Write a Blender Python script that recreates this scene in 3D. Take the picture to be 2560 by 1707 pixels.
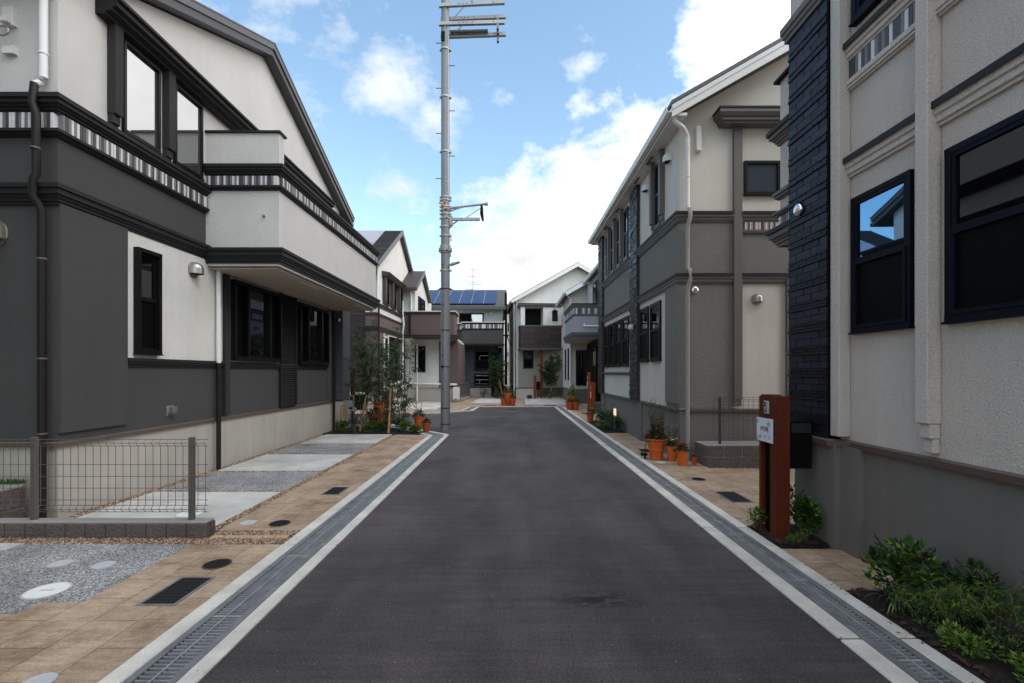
import bpy, bmesh, math, random
from mathutils import Vector, Matrix
R = math.radians
for o in list(bpy.data.objects): bpy.data.objects.remove(o)
scene = bpy.context.scene
COL = scene.collection

# ------------------------------------------------------------------ camera
cam_d = bpy.data.cameras.new('camera'); cam = bpy.data.objects.new('camera', cam_d); COL.objects.link(cam)
cam.location = (0, 0, 1.6); cam.rotation_euler = (R(90), 0, 0)
cam_d.sensor_width = 36; cam_d.lens = 16.39; cam_d.shift_y = 0.0299
cam_d.clip_start = 0.05; cam_d.clip_end = 3000
scene.camera = cam

# ------------------------------------------------------------------ world: blue sky with a cloud bank
SUN_AZ, SUN_EL = R(128), R(47)          # clockwise from +Y, elevation
world = bpy.data.worlds.new('World'); scene.world = world; world.use_nodes = True
wt = world.node_tree; wt.nodes.clear(); W = wt.nodes.new; L = wt.links.new
def wmath(op, a, b=None, c=None, clamp=False):
    n = W('ShaderNodeMath'); n.operation = op; n.use_clamp = clamp
    for i, v in enumerate((a, b, c)):
        if v is None: continue
        if isinstance(v, (int, float)): n.inputs[i].default_value = v
        else: L(v, n.inputs[i])
    return n.outputs[0]
out = W('ShaderNodeOutputWorld'); bg = W('ShaderNodeBackground'); L(bg.outputs[0], out.inputs[0])
tc = W('ShaderNodeTexCoord'); DIR = tc.outputs['Generated']
sky = W('ShaderNodeTexSky'); sky.sky_type = 'NISHITA'; sky.sun_disc = False
sky.sun_elevation = SUN_EL; sky.sun_rotation = SUN_AZ; sky.air_density = 1.3; sky.dust_density = 0.6; sky.ozone_density = 1.5
def wdot(vec):
    n = W('ShaderNodeVectorMath'); n.operation = 'DOT_PRODUCT'; L(DIR, n.inputs[0]); n.inputs[1].default_value = vec
    return n.outputs['Value']
def wnoise(scale, detail, rough, off=(0, 0, 0), stretch=(1, 1, 1.6), dist=0.0):
    m = W('ShaderNodeMapping'); m.inputs['Location'].default_value = off; m.inputs['Scale'].default_value = stretch
    L(DIR, m.inputs[0]); n = W('ShaderNodeTexNoise'); L(m.outputs[0], n.inputs['Vector'])
    n.inputs['Scale'].default_value = scale; n.inputs['Detail'].default_value = detail
    n.inputs['Roughness'].default_value = rough; n.inputs['Distortion'].default_value = dist
    return n.outputs[0]
n1 = wnoise(3.6, 9, 0.58, (0.3, 0.1, 0.7), dist=0.3)
n2 = wnoise(14, 6, 0.6, (3, 1, 2))
s = wdot((0.95, 0.38, -1.0))            # great circle that bounds the cloud bank
f = wmath('ADD', wmath('MULTIPLY', s, 1.9), wmath('MULTIPLY', wmath('SUBTRACT', n1, 0.5), 0.95))
f = wmath('ADD', f, wmath('MULTIPLY', wmath('SUBTRACT', n2, 0.5), 0.6))
bank = wmath('MULTIPLY', wmath('ADD', f, 0.09), 4.0, clamp=True)
puffs = None
for (u, v, rad, amt) in [(-.26,.615,.12,.9),(-.155,.53,.10,.8),(-.235,.40,.10,.75),(-.36,.74,.14,.45),(-.03,.60,.11,.55),
                          (-.45,.53,.14,.5),(-.7,.80,.2,.5),(.16,.68,.09,.6),(-.52,.86,.16,.6),(-.6,-1,1.0,.9),(0,-2,.80,1.3)]:  # last two: cloud behind and overhead, out of view, added for its light
    d = Vector((u, 1, v)) if v > -1 else (Vector((-.5, -1, .7)) if v > -1.5 else Vector((.0, -.12, 1)))
    d.normalize()
    n = W('ShaderNodeVectorMath'); n.operation = 'DISTANCE'; L(DIR, n.inputs[0]); n.inputs[1].default_value = d
    b = wmath('MULTIPLY', wmath('SUBTRACT', 1.0, wmath('DIVIDE', n.outputs['Value'], rad)), amt, clamp=True)
    puffs = b if puffs is None else wmath('MAXIMUM', puffs, b)
pf = wmath('MULTIPLY', wmath('SUBTRACT', wmath('ADD', wmath('MULTIPLY', puffs, 0.5), wmath('MULTIPLY', wmath('ADD', wmath('MULTIPLY', n1, 0.9), wmath('MULTIPLY', n2, 1.1)), 0.62)), 0.80), 3.6, clamp=True)
pf = wmath('MULTIPLY', pf, 0.66)
cloud = wmath('MAXIMUM', bank, pf)
# cloud brightness: brightest towards the sun and, boosted for light, overhead, greyer in folds and low down
sunv = (math.sin(SUN_AZ)*math.cos(SUN_EL), math.cos(SUN_AZ)*math.cos(SUN_EL), math.sin(SUN_EL))
toward = wmath('POWER', wmath('ADD', wmath('MULTIPLY', wdot(sunv), 0.5), 0.5, clamp=True), 3.0)
n3 = wnoise(5.5, 8, 0.62, (7, 2, 5))
elev = wmath('ADD', wdot((0, 0, 1)), 0.0)
cb = wmath('ADD', wmath('MULTIPLY', toward, 18.0), wmath('ADD', wmath('ADD', 6.0, wmath('MULTIPLY', wmath('MAXIMUM', wmath('SUBTRACT', wdot((0,0,1)), 0.62), 0.0), 26.0)), wmath('MULTIPLY', wmath('SUBTRACT', n3, 0.5), 6.5)))
lowdark = wmath('MULTIPLY', wmath('SUBTRACT', wmath('MULTIPLY', elev, 1.6), -0.70), 1.0, clamp=True)
cb = wmath('MAXIMUM', wmath('MULTIPLY', cb, lowdark), 4.3)
comb = W('ShaderNodeCombineXYZ'); L(cb, comb.inputs[0]); L(wmath('MULTIPLY', cb, 0.985), comb.inputs[1]); L(wmath('MULTIPLY', cb, 0.99), comb.inputs[2])
mix = W('ShaderNodeMix'); mix.data_type = 'RGBA'; L(cloud, mix.inputs[0])
skm = W('ShaderNodeMix'); skm.data_type = 'RGBA'; skm.blend_type = 'MULTIPLY'; skm.inputs[0].default_value = 1
L(sky.outputs[0], skm.inputs[6]); skm.inputs[7].default_value = (1.62, 1.68, 1.58, 1)
L(skm.outputs[2], mix.inputs[6]); L(comb.outputs[0], mix.inputs[7]); L(mix.outputs[2], bg.inputs[0])
bg.inputs[1].default_value = 0.15

# ------------------------------------------------------------------ sun, softened by cloud
sd = bpy.data.lights.new('sun', 'SUN'); sd.energy = 0.85; sd.angle = R(22); sd.color = (1, .93, .84)
so = bpy.data.objects.new('sun', sd); COL.objects.link(so)
so.rotation_euler = Vector(sunv).to_track_quat('Z', 'Y').to_euler(); so.location = (20, 15, 25)
scene.view_settings.view_transform = 'Standard'; scene.view_settings.look = 'None'
scene.view_settings.exposure = 0.2; scene.view_settings.gamma = 1.0; scene.view_settings.use_curve_mapping = False
scene.cycles.max_bounces = 6; scene.cycles.use_denoising = True

# ------------------------------------------------------------------ mesh helpers
ORG = {}
class MB:
    def __init__(s): s.v = []; s.f = []; s.mi = []; s.m = 0
    def add(s, vs, fs):
        b = len(s.v); s.v += [tuple(v) for v in vs]
        for q in fs: s.f.append([b+i for i in q]); s.mi.append(s.m)
        return s
    def box(s, x0, x1, y0, y1, z0, z1):
        if x0 > x1: x0, x1 = x1, x0
        if y0 > y1: y0, y1 = y1, y0
        if z0 > z1: z0, z1 = z1, z0
        return s.add([(x0,y0,z0),(x1,y0,z0),(x1,y1,z0),(x0,y1,z0),(x0,y0,z1),(x1,y0,z1),(x1,y1,z1),(x0,y1,z1)],
              [(3,2,1,0),(4,5,6,7),(0,1,5,4),(1,2,6,5),(2,3,7,6),(3,0,4,7)])
    def prism(s, poly, axis, a0, a1):
        n = len(poly)
        def P(p, a):
            return (a, p[0], p[1]) if axis == 'x' else (p[0], a, p[1]) if axis == 'y' else (p[0], p[1], a)
        vs = [P(p, a0) for p in poly] + [P(p, a1) for p in poly]
        fs = [list(range(n))[::-1], [n+i for i in range(n)]] + [(i, (i+1) % n, n+(i+1) % n, n+i) for i in range(n)]
        return s.add(vs, fs)
    def tube(s, pts, rad, n=8, cap=True):
        pts = [Vector(p) for p in pts]; k = len(pts)
        if not hasattr(rad, '__len__'): rad = [rad]*k
        vs = []; up = Vector((0.13, 0.21, 0.97))
        for i, p in enumerate(pts):
            d = (pts[min(i+1, k-1)] - pts[max(i-1, 0)]).normalized()
            a = d.cross(up)
            if a.length < 0.15: a = d.cross(Vector((1, 0.1, 0)))
            a.normalize(); b = d.cross(a)
            for j in range(n):
                t = 2*math.pi*j/n; vs.append(p + (a*math.cos(t) + b*math.sin(t))*rad[i])
        fs = [(i*n+j, i*n+(j+1) % n, (i+1)*n+(j+1) % n, (i+1)*n+j) for i in range(k-1) for j in range(n)]
        if cap: fs += [list(range(n))[::-1], [(k-1)*n+j for j in range(n)]]
        return s.add(vs, fs)
    def cyl(s, p0, p1, r0, r1=None, n=12): return s.tube([p0, p1], [r0, r0 if r1 is None else r1], n)
    def lathe(s, cx, cy, prof, n=24, z=0):
        k = len(prof)
        vs = [(cx+r*math.cos(2*math.pi*j/n), cy+r*math.sin(2*math.pi*j/n), z+h) for r, h in prof for j in range(n)]
        fs = [(i*n+j, i*n+(j+1) % n, (i+1)*n+(j+1) % n, (i+1)*n+j) for i in range(k-1) for j in range(n)]
        fs += [list(range(n))[::-1], [(k-1)*n+j for j in range(n)]]
        return s.add(vs, fs)
    def sweep(s, path, prof):
        """closed profile (d outward to the left of the path, z) swept along a plan polyline, mitred"""
        pts = [Vector(p) for p in path]; k = len(pts); m = len(prof); vs = []
        for i, p in enumerate(pts):
            ns = []
            if i > 0: t = (pts[i]-pts[i-1]).normalized(); ns.append(Vector((-t.y, t.x)))
            if i < k-1: t = (pts[i+1]-pts[i]).normalized(); ns.append(Vector((-t.y, t.x)))
            nn = ns[0] if len(ns) == 1 else (ns[0]+ns[1])/(1+ns[0].dot(ns[1]))
            for d, z in prof: vs.append((p.x+nn.x*d, p.y+nn.y*d, z))
        fs = [(i*m+j, i*m+(j+1) % m, (i+1)*m+(j+1) % m, (i+1)*m+j) for i in range(k-1) for j in range(m)]
        fs += [list(range(m))[::-1], [(k-1)*m+j for j in range(m)]]
        return s.add(vs, fs)
    def leaf(s, p, d, side, L_, W_, fold=.25):
        nn = d.cross(side)
        q = p + d*L_*.45 + nn*W_*fold
        return s.add([p, q+side*W_*.5, p+d*L_-nn*L_*.08, q-side*W_*.5], [(0,1,2),(0,2,3)])
    def build(s, name, mat, parent=None, smooth=False, recalc=True, org=None):
        me = bpy.data.meshes.new(name)
        off = ORG.get(parent.name, Vector((0,0,0))) if parent else (Vector(org) if org else Vector((0,0,0)))
        me.from_pydata([(v[0]-off.x, v[1]-off.y, v[2]-off.z) for v in s.v], [], s.f)
        mats = mat if isinstance(mat, (list, tuple)) else [mat]
        for m in mats: me.materials.append(m)
        if len(mats) > 1: me.polygons.foreach_set('material_index', s.mi)
        if recalc:
            bm = bmesh.new(); bm.from_mesh(me); bmesh.ops.recalc_face_normals(bm, faces=bm.faces); bm.to_mesh(me); bm.free()
        if smooth:
            me.polygons.foreach_set('use_smooth', [True]*len(me.polygons))
        me.update()
        o = bpy.data.objects.new(name, me); COL.objects.link(o)
        if parent: o.parent = parent; ORG[o.name] = off
        else: o.location = off
        return o
def auto_smooth(o, ang=40):
    me = o.data; bm = bmesh.new(); bm.from_mesh(me)
    for e in bm.edges:
        if len(e.link_faces) == 2 and e.calc_face_angle(0) > R(ang): e.smooth = False
    for f_ in bm.faces: f_.smooth = True
    bm.to_mesh(me); bm.free()
def bevel(o, w=.006, seg=1):
    m = o.modifiers.new('bevel', 'BEVEL'); m.width = w; m.segments = seg; m.limit_method = 'ANGLE'; m.angle_limit = R(50)
    return o
def tag(o, label=None, cat=None, group=None, kind=None):
    if label: o['label'] = label
    if cat: o['category'] = cat
    if group: o['group'] = group
    if kind: o['kind'] = kind
    return o
def thing(name, label, cat, loc, group=None, rz=0):
    o = bpy.data.objects.new(name, None); COL.objects.link(o); o.location = loc; o.rotation_euler.z = rz
    o.empty_display_size = .2; ORG[o.name] = Vector(loc)
    return tag(o, label, cat, group)
def solo(mb, name, mat, label, cat, group=None, smooth=False):
    xs = [v[0] for v in mb.v]; ys = [v[1] for v in mb.v]; zs = [v[2] for v in mb.v]
    o = mb.build(name, mat, org=((min(xs)+max(xs))/2, (min(ys)+max(ys))/2, min(zs)))
    if smooth: auto_smooth(o)
    return tag(o, label, cat, group)
def struct(mb, name, mat): return tag(mb.build(name, mat), kind='structure')

# ------------------------------------------------------------------ materials
def newmat(name):
    m = bpy.data.materials.new(name); m.use_nodes = True; t = m.node_tree
    b = t.nodes['Principled BSDF']; return m, t, b
def nmath(t, op, a, b=None, clamp=False):
    n = t.nodes.new('ShaderNodeMath'); n.operation = op; n.use_clamp = clamp
    for i, v in enumerate((a, b)):
        if v is None: continue
        if isinstance(v, (int, float)): n.inputs[i].default_value = v
        else: t.links.new(v, n.inputs[i])
    return n.outputs[0]
def ncoord(t, scale=(1,1,1), rot=(0,0,0), loc=(0,0,0)):
    c = t.nodes.new('ShaderNodeTexCoord'); m = t.nodes.new('ShaderNodeMapping')
    m.inputs['Scale'].default_value = scale; m.inputs['Rotation'].default_value = rot; m.inputs['Location'].default_value = loc
    t.links.new(c.outputs['Object'], m.inputs[0]); return m.outputs[0]
def nnoise(t, vec, scale, detail=4, rough=.55):
    n = t.nodes.new('ShaderNodeTexNoise'); t.links.new(vec, n.inputs['Vector'])
    n.inputs['Scale'].default_value = scale; n.inputs['Detail'].default_value = detail; n.inputs['Roughness'].default_value = rough
    return n.outputs[0]
def nramp(t, fac, stops):
    n = t.nodes.new('ShaderNodeValToRGB'); t.links.new(fac, n.inputs[0]); e = n.color_ramp.elements
    while len(e) < len(stops): e.new(.5)
    for i, (p, c) in enumerate(stops):
        e[i].position = p; e[i].color = (c[0], c[1], c[2], 1) if hasattr(c, '__len__') else (c, c, c, 1)
    return n.outputs[0]
def nmul(t, a, b, fac=1.0, mode='MULTIPLY'):
    n = t.nodes.new('ShaderNodeMix'); n.data_type = 'RGBA'; n.blend_type = mode
    if isinstance(fac, (int, float)): n.inputs[0].default_value = fac
    else: t.links.new(fac, n.inputs[0])
    for i, v in ((6, a), (7, b)):
        if hasattr(v, 'links') or isinstance(v, bpy.types.NodeSocket): t.links.new(v, n.inputs[i])
        else: n.inputs[i].default_value = (v[0], v[1], v[2], 1)
    return n.outputs[2]
def nbump(t, b, h, strength, dist=.01):
    n = t.nodes.new('ShaderNodeBump'); n.inputs['Strength'].default_value = strength; n.inputs['Distance'].default_value = dist
    t.links.new(h, n.inputs['Height']); t.links.new(n.outputs[0], b.inputs['Normal'])
def M(name, col, rough=.8, metal=0.0, spec=.5, bump=0.0, bscale=90, bdist=.004, var=.08, vscale=1.3, fine=0.0, stretch=(1,1,1), streak=0.0):
    m, t, b = newmat(name)
    b.inputs['Roughness'].default_value = rough; b.inputs['Metallic'].default_value = metal
    b.inputs['Specular IOR Level'].default_value = spec
    v0 = ncoord(t); v1 = ncoord(t, stretch)
    c = nmul(t, col, nramp(t, nnoise(t, v0, vscale, 5, .6), [(.25, 1-var), (.75, 1+var*.6)]))
    hgt = nnoise(t, v1, bscale, 3, .6)
    if fine: c = nmul(t, c, nramp(t, hgt, [(.3, 1-fine), (.7, 1+fine*.6)]))
    if streak: c = nmul(t, c, nramp(t, nnoise(t, ncoord(t, (2.2, 2.2, .12)), 3.0, 4, .7), [(.3, 1-streak), (.62, 1)]))
    t.links.new(c, b.inputs['Base Color'])
    if bump: nbump(t, b, hgt, bump, bdist)
    return m
def glass(name, ior=1.75, dark=(.002,.002,.003), wob=.15, rough=.015, tint=(1,1,1)):
    m, t, b = newmat(name); t.nodes.remove(b)
    o = [n for n in t.nodes if n.type == 'OUTPUT_MATERIAL'][0]
    fr = t.nodes.new('ShaderNodeFresnel'); fr.inputs[0].default_value = ior
    d = t.nodes.new('ShaderNodeBsdfDiffuse'); d.inputs[0].default_value = (*dark, 1)
    g = t.nodes.new('ShaderNodeBsdfGlossy'); g.inputs['Roughness'].default_value = rough; g.inputs[0].default_value = (*tint,1)
    mx = t.nodes.new('ShaderNodeMixShader'); t.links.new(fr.outputs[0], mx.inputs[0]); t.links.new(d.outputs[0], mx.inputs[1]); t.links.new(g.outputs[0], mx.inputs[2])
    bu = t.nodes.new('ShaderNodeBump'); bu.inputs['Strength'].default_value = wob; bu.inputs['Distance'].default_value = .004
    t.links.new(nnoise(t, ncoord(t), 2.5, 1), bu.inputs['Height']); t.links.new(bu.outputs[0], g.inputs['Normal'])
    t.links.new(mx.outputs[0], o.inputs[0]); return m
def solid(name, col, rough=.6, metal=0.0, var=.05): return M(name, col, rough, metal, var=var)

ST = dict(bump=.9, bscale=110, bdist=.008, fine=.17)
m_light = M('light_stucco', (.60,.575,.54), .9, streak=.035, **ST)
m_lightb = M('white_stucco', (.70,.68,.63), .9, streak=.05, **ST)
m_cream = M('cream_stucco', (.60,.555,.48), .9, streak=.05, **ST)
m_r1 = M('coarse_grey_stucco', (.56,.505,.455), .92, bump=.9, bscale=80, bdist=.012, fine=.20, streak=.05)
m_darkst = M('charcoal_stucco', (.058,.055,.053), .9, bump=.8, bscale=130, bdist=.006, fine=.2, streak=.08)
m_taupe = M('taupe_strata_stucco', (.172,.162,.142), .92, bump=1.0, bscale=60, bdist=.012, fine=.16, stretch=(.35,.35,1.4), streak=.05)
m_taupe2 = M('taupe_stucco', (.172,.162,.142), .92, streak=.05, **ST)
m_trimt = M('taupe_trim', (.108,.092,.082), .6, bump=.3, bscale=120, bdist=.003)
m_trimtd = M('dark_taupe_coping', (.022,.020,.021), .6, spec=.2)
m_mold = M('charcoal_moulding', (.017,.016,.016), .65, spec=.25, bump=.2, bscale=120, bdist=.003)
m_pilast = M('charcoal_pilaster', (.020,.019,.019), .85, bump=.9, bscale=120, bdist=.006, fine=.2)
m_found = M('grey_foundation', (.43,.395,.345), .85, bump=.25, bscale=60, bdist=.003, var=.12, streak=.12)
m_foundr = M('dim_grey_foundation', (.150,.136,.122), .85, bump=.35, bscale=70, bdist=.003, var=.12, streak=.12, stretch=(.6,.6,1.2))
m_flash = M('brown_flashing', (.105,.078,.065), .5)
m_brown = M('brown_stucco', (.125,.088,.078), .9, **ST)
m_brownt = M('dark_brown_trim', (.05,.036,.032), .6)
m_lav = M('lavender_stucco', (.33,.335,.37), .9, **ST)
m_lavt = M('lavender_trim', (.11,.11,.125), .7)
m_white = M('white_plastic', (.72,.71,.68), .45, var=.04)
m_whitep = M('white_paint', (.62,.60,.56), .6, var=.05)
m_pipeb = M('brown_pipe', (.013,.0095,.0085), .5, spec=.25, var=.05)
m_pipeg = M('grey_pipe', (.30,.285,.265), .5, var=.05)
m_soffit = M('beige_soffit', (.40,.34,.27), .85, bump=.2, bscale=100)
m_roof = M('charcoal_metal_roof', (.05,.049,.05), .5)
m_fascia = M('charcoal_fascia', (.075,.073,.074), .45)
m_slate = M('dark_slate', (.075,.068,.068), .6)
m_frame = M('black_window_frame', (.004,.004,.004), .4, spec=.2, var=.03)
m_framen = M('navy_window_frame', (.003,.004,.010), .55, spec=.12, var=.03)
m_glass = glass('window_glass')
m_glassb = glass('clear_window_glass', ior=4.6, dark=(.05,.05,.05), wob=.1)
m_glassn = glass('blue_coated_glass', ior=5.0, tint=(.36,.66,1.0), wob=.05)
m_screen = M('dark_fly_screen', (.002,.002,.002), .5, spec=.06)
m_pale = M('pale_curtain', (.42,.41,.39), .9)
m_steel = M('brushed_steel', (.42,.39,.36), .38, metal=.85, var=.1)
m_chrome = M('polished_steel', (.7,.7,.7), .18, metal=1)
m_sw = M('stripe_white', (.62,.61,.60), .55, var=.15, vscale=9)
m_sg = M('stripe_grey', (.17,.155,.16), .55, var=.15, vscale=9)
m_sd = M('stripe_dark', (.055,.048,.05), .5, var=.15, vscale=9)
m_st = M('stripe_tan', (.36,.27,.20), .6, var=.15, vscale=9)
m_siding = M('dark_wood_siding', (.028,.021,.021), .7, bump=.5, bscale=30, stretch=(.15,.15,3), fine=.5, var=.3, vscale=3)
m_siding2 = M('brown_wood_siding', (.05,.032,.030), .7, bump=.5, bscale=30, stretch=(.15,.15,3), fine=.5, var=.3, vscale=3)
m_navy = M('navy_black_tile', (.008,.007,.013), .5, spec=.25, var=.3, vscale=4)
m_navy2 = M('navy_tile', (.013,.0115,.026), .48, spec=.28, var=.3, vscale=4)
m_black = M('black_paint', (.003,.003,.003), .5, spec=.12)
m_tileg = M('slate_blue_tile', (.06,.062,.07), .75, bump=.4, bscale=50, var=.15, vscale=3)
m_stone1 = M('ledgestone_dark', (.012,.0105,.011), .6, bump=.6, bscale=60, bdist=.005)
m_stone2 = M('ledgestone_brown', (.028,.021,.020), .55, bump=.6, bscale=60, bdist=.005)
m_stone3 = M('ledgestone_grey', (.055,.048,.048), .5, bump=.6, bscale=60, bdist=.005)
m_galv = M('galvanised_steel', (.20,.20,.20), .55, metal=.3, var=.4, vscale=5)
m_galvl = M('bright_galvanised_bar', (.40,.40,.40), .45, metal=.3, var=.3, vscale=8)
m_pole = M('grey_pole_coating', (.215,.215,.222), .5, metal=.3, var=.1, vscale=2, streak=.12)
m_polel = M('zinc_arm', (.36,.36,.35), .5, metal=.6, var=.15)
m_yellow = M('yellow_band', (.75,.36,.03), .5)
m_iron = M('black_iron', (.012,.012,.013), .55, metal=.2, bump=.5, bscale=120, bdist=.003)
m_capg = M('grey_plastic_cap', (.44,.44,.455), .5, var=.1, vscale=12)
m_capw = M('white_plastic_cap', (.70,.70,.66), .5, var=.1, vscale=12)
m_block = M('split_face_block', (.125,.098,.088), .95, bump=1, bscale=38, bdist=.03, fine=.3, var=.25, vscale=5)
m_blockc = M('block_coping', (.26,.24,.23), .9, bump=.3, bscale=100, var=.12)
m_wire = M('taupe_fence_steel', (.13,.11,.095), .45, metal=.3)
m_wired = M('dark_fence_steel', (.05,.044,.04), .5)
m_terra = M('terracotta', (.62,.125,.015), .75, bump=.2, bscale=60, var=.12, vscale=7, streak=.15)
m_terrad = M('red_terracotta', (.44,.075,.022), .8, bump=.2, bscale=60, var=.12, vscale=7, streak=.15)
m_soil = M('bark_mulch', (.014,.007,.005), 1, bump=1, bscale=45, bdist=.03, fine=.6, var=.4, vscale=9)
m_wood = M('red_brown_wood', (.095,.018,.006), .6, spec=.2, bump=.2, bscale=20, stretch=(3,3,.15), fine=.25, var=.1)
m_woodo = M('orange_brown_wood', (.22,.045,.013), .6, spec=.25, bump=.2, bscale=20, stretch=(3,3,.15), fine=.25, var=.1)
m_stake = M('raw_timber_stake', (.36,.19,.08), .8, bump=.3, bscale=30, stretch=(3,3,.3), fine=.3)
m_bark = M('grey_bark', (.12,.095,.07), .9, bump=.6, bscale=50, stretch=(1,1,.3))
m_paper = M('white_paper', (.66,.66,.72), .5, var=.02)
m_ink = M('black_ink', (.02,.02,.02), .6)
m_inkg = M('green_ink', (.18,.33,.12), .6)
m_grass = M('grass_blades', (.05,.11,.02), .8, var=.3)
m_panel = M('solar_blue', (.010,.020,.075), .25, spec=.8, var=.1)
m_panelw = M('solar_pale', (.34,.32,.34), .35, spec=.8, var=.1)
m_conc = M('kerb_concrete', (.57,.535,.465), .85, bump=.3, bscale=90, bdist=.004, var=.30, vscale=3.0, fine=.16, streak=0)
m_slab = M('concrete_slab', (.50,.485,.445), .8, bump=.3, bscale=80, bdist=.003, var=.38, vscale=1.6, fine=.10)
m_step = M('beige_step_tile', (.50,.44,.38), .8)
def leafm(name, col, col2, rough=.5):
    m, t, b = newmat(name); b.inputs['Roughness'].default_value = rough
    c = nramp(t, nnoise(t, ncoord(t), 14, 2), [(.35, col), (.65, col2)])
    t.links.new(c, b.inputs['Base Color'])
    b.inputs['Specular IOR Level'].default_value = .35
    o = [n for n in t.nodes if n.type == 'OUTPUT_MATERIAL'][0]
    tr = t.nodes.new('ShaderNodeBsdfTranslucent'); t.links.new(c, tr.inputs[0])
    mx = t.nodes.new('ShaderNodeMixShader'); mx.inputs[0].default_value = .25
    t.links.new(b.outputs[0], mx.inputs[1]); t.links.new(tr.outputs[0], mx.inputs[2]); t.links.new(mx.outputs[0], o.inputs[0])
    return m
l_dark = leafm('dark_green_leaf', (.010,.028,.008), (.026,.060,.014))
l_mid = leafm('green_leaf', (.020,.060,.009), (.050,.120,.016))
l_lime = leafm('lime_leaf', (.09,.18,.015), (.20,.29,.03))
l_olive = leafm('olive_leaf', (.045,.065,.035), (.10,.13,.07), .35)
l_red = leafm('dark_red_leaf', (.06,.012,.012), (.13,.03,.015))
l_yel = leafm('yellow_leaf', (.32,.30,.05), (.16,.22,.06))
l_orange = leafm('orange_leaf', (.30,.07,.02), (.38,.16,.03))
f_red = leafm('red_petal', (.42,.015,.02), (.55,.03,.04))
f_pink = leafm('pink_petal', (.6,.10,.16), (.65,.2,.25))
f_yel = leafm('yellow_petal', (.75,.62,.10), (.8,.75,.3))

def mk_asphalt():
    m, t, b = newmat('asphalt'); v = ncoord(t)
    c = nramp(t, nnoise(t, v, .55, 7, .68), [(.36, (.047,.0375,.036)), (.62, (.081,.067,.0635))])
    c = nmul(t, c, nramp(t, nnoise(t, ncoord(t, (.45, 6, 1)), 2.2, 7, .74), [(.34, .76), (.66, 1.2)]))
    c = nmul(t, c, nramp(t, nnoise(t, v, 70, 4, .8), [(.36, .52), (.5, .95), (.64, 1.6)]))
    c = nmul(t, c, nramp(t, nnoise(t, ncoord(t, (.9, .16, 1)), 2.0, 4, .6), [(.38, .80), (.62, 1.16)]))
    c = nmul(t, c, nramp(t, nnoise(t, v, 210, 2, .8), [(.38, .7), (.62, 1.35)]))
    vo = t.nodes.new('ShaderNodeTexVoronoi'); t.links.new(v, vo.inputs['Vector']); vo.inputs['Scale'].default_value = 26
    spk = nmath(t, 'MULTIPLY', nramp(t, vo.outputs['Distance'], [(.05, 1), (.085, 0)]), nramp(t, vo.outputs['Color'], [(.80, 0), (.84, 1)]))
    c = nmul(t, c, (.30,.29,.28), nmath(t, 'MULTIPLY', spk, .8), 'MIX')
    # a small oil stain left of centre and a few bleached scuffs
    d = t.nodes.new('ShaderNodeVectorMath'); d.operation = 'DISTANCE'; t.links.new(ncoord(t, (1, 2.6, 1)), d.inputs[0]); d.inputs[1].default_value = (.58, 3.28*2.6, 0)
    st = nmath(t, 'MULTIPLY', nramp(t, d.outputs['Value'], [(.05, 1), (.42, 0)]), nramp(t, nnoise(t, ncoord(t, (1, 2.2, 1)), 7, 4), [(.43, 0), (.49, 1)]), True)
    c = nmul(t, c, (.14,.14,.15), st, 'MULTIPLY')
    t.links.new(c, b.inputs['Base Color']); b.inputs['Roughness'].default_value = .78; b.inputs['Specular IOR Level'].default_value = .4
    nbump(t, b, nnoise(t, v, 190, 3, .7), .9, .006); return m
m_asph = mk_asphalt()
def mk_paver():
    m, t, b = newmat('tan_paver'); v = ncoord(t, (1,1,1), (0,0,R(90)))
    br = t.nodes.new('ShaderNodeTexBrick'); t.links.new(v, br.inputs['Vector'])
    br.inputs['Scale'].default_value = 1; br.inputs['Brick Width'].default_value = .6; br.inputs['Row Height'].default_value = .3
    br.inputs['Mortar Size'].default_value = .004; br.inputs['Mortar Smooth'].default_value = .2; br.inputs['Bias'].default_value = 0
    br.inputs['Color1'].default_value = (.375,.275,.185,1); br.inputs['Color2'].default_value = (.31,.222,.148,1); br.inputs['Mortar'].default_value = (.17,.13,.095,1)
    c = nmul(t, br.outputs['Color'], nramp(t, nnoise(t, ncoord(t), 1.9, 8, .74), [(.36, (.60,.53,.45)), (.50, (.97,.95,.92)), (.66, (1.22,1.24,1.26))]))
    c = nmul(t, c, nramp(t, nnoise(t, ncoord(t, (.6,3,1)), 7, 6, .75), [(.34, .74), (.62, 1.12)]))
    c = nmul(t, c, nramp(t, nnoise(t, ncoord(t), 85, 3, .75), [(.32, .76), (.66, 1.18)]))
    t.links.new(c, b.inputs['Base Color']); b.inputs['Roughness'].default_value = .8
    h = nmath(t, 'SUBTRACT', nnoise(t, ncoord(t), 90, 3), nmath(t, 'MULTIPLY', br.outputs['Fac'], 2.0))
    nbump(t, b, h, .5, .004); return m
m_paver = mk_paver()
def mk_speck(name, stops, scale, bump, patch=.2):
    m, t, b = newmat(name); v = ncoord(t)
    vo = t.nodes.new('ShaderNodeTexVoronoi'); t.links.new(v, vo.inputs['Vector']); vo.inputs['Scale'].default_value = scale
    c = nramp(t, vo.outputs['Color'], stops)
    c = nmul(t, c, nramp(t, vo.outputs['Distance'], [(.2, 1.1), (.75, .45)]))
    c = nmul(t, c, nramp(t, nnoise(t, v, 1.7, 5, .7), [(.3, 1-patch), (.7, 1+patch*.7)]))
    t.links.new(c, b.inputs['Base Color']); b.inputs['Roughness'].default_value = .8
    nbump(t, b, nmath(t, 'SUBTRACT', 1, vo.outputs['Distance']), bump, .012); return m
m_aggr = mk_speck('exposed_aggregate', [(.12, (.12,.118,.115)), (.5, (.33,.325,.315)), (.88, (.68,.665,.64))], 105, .7, .4)
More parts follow.
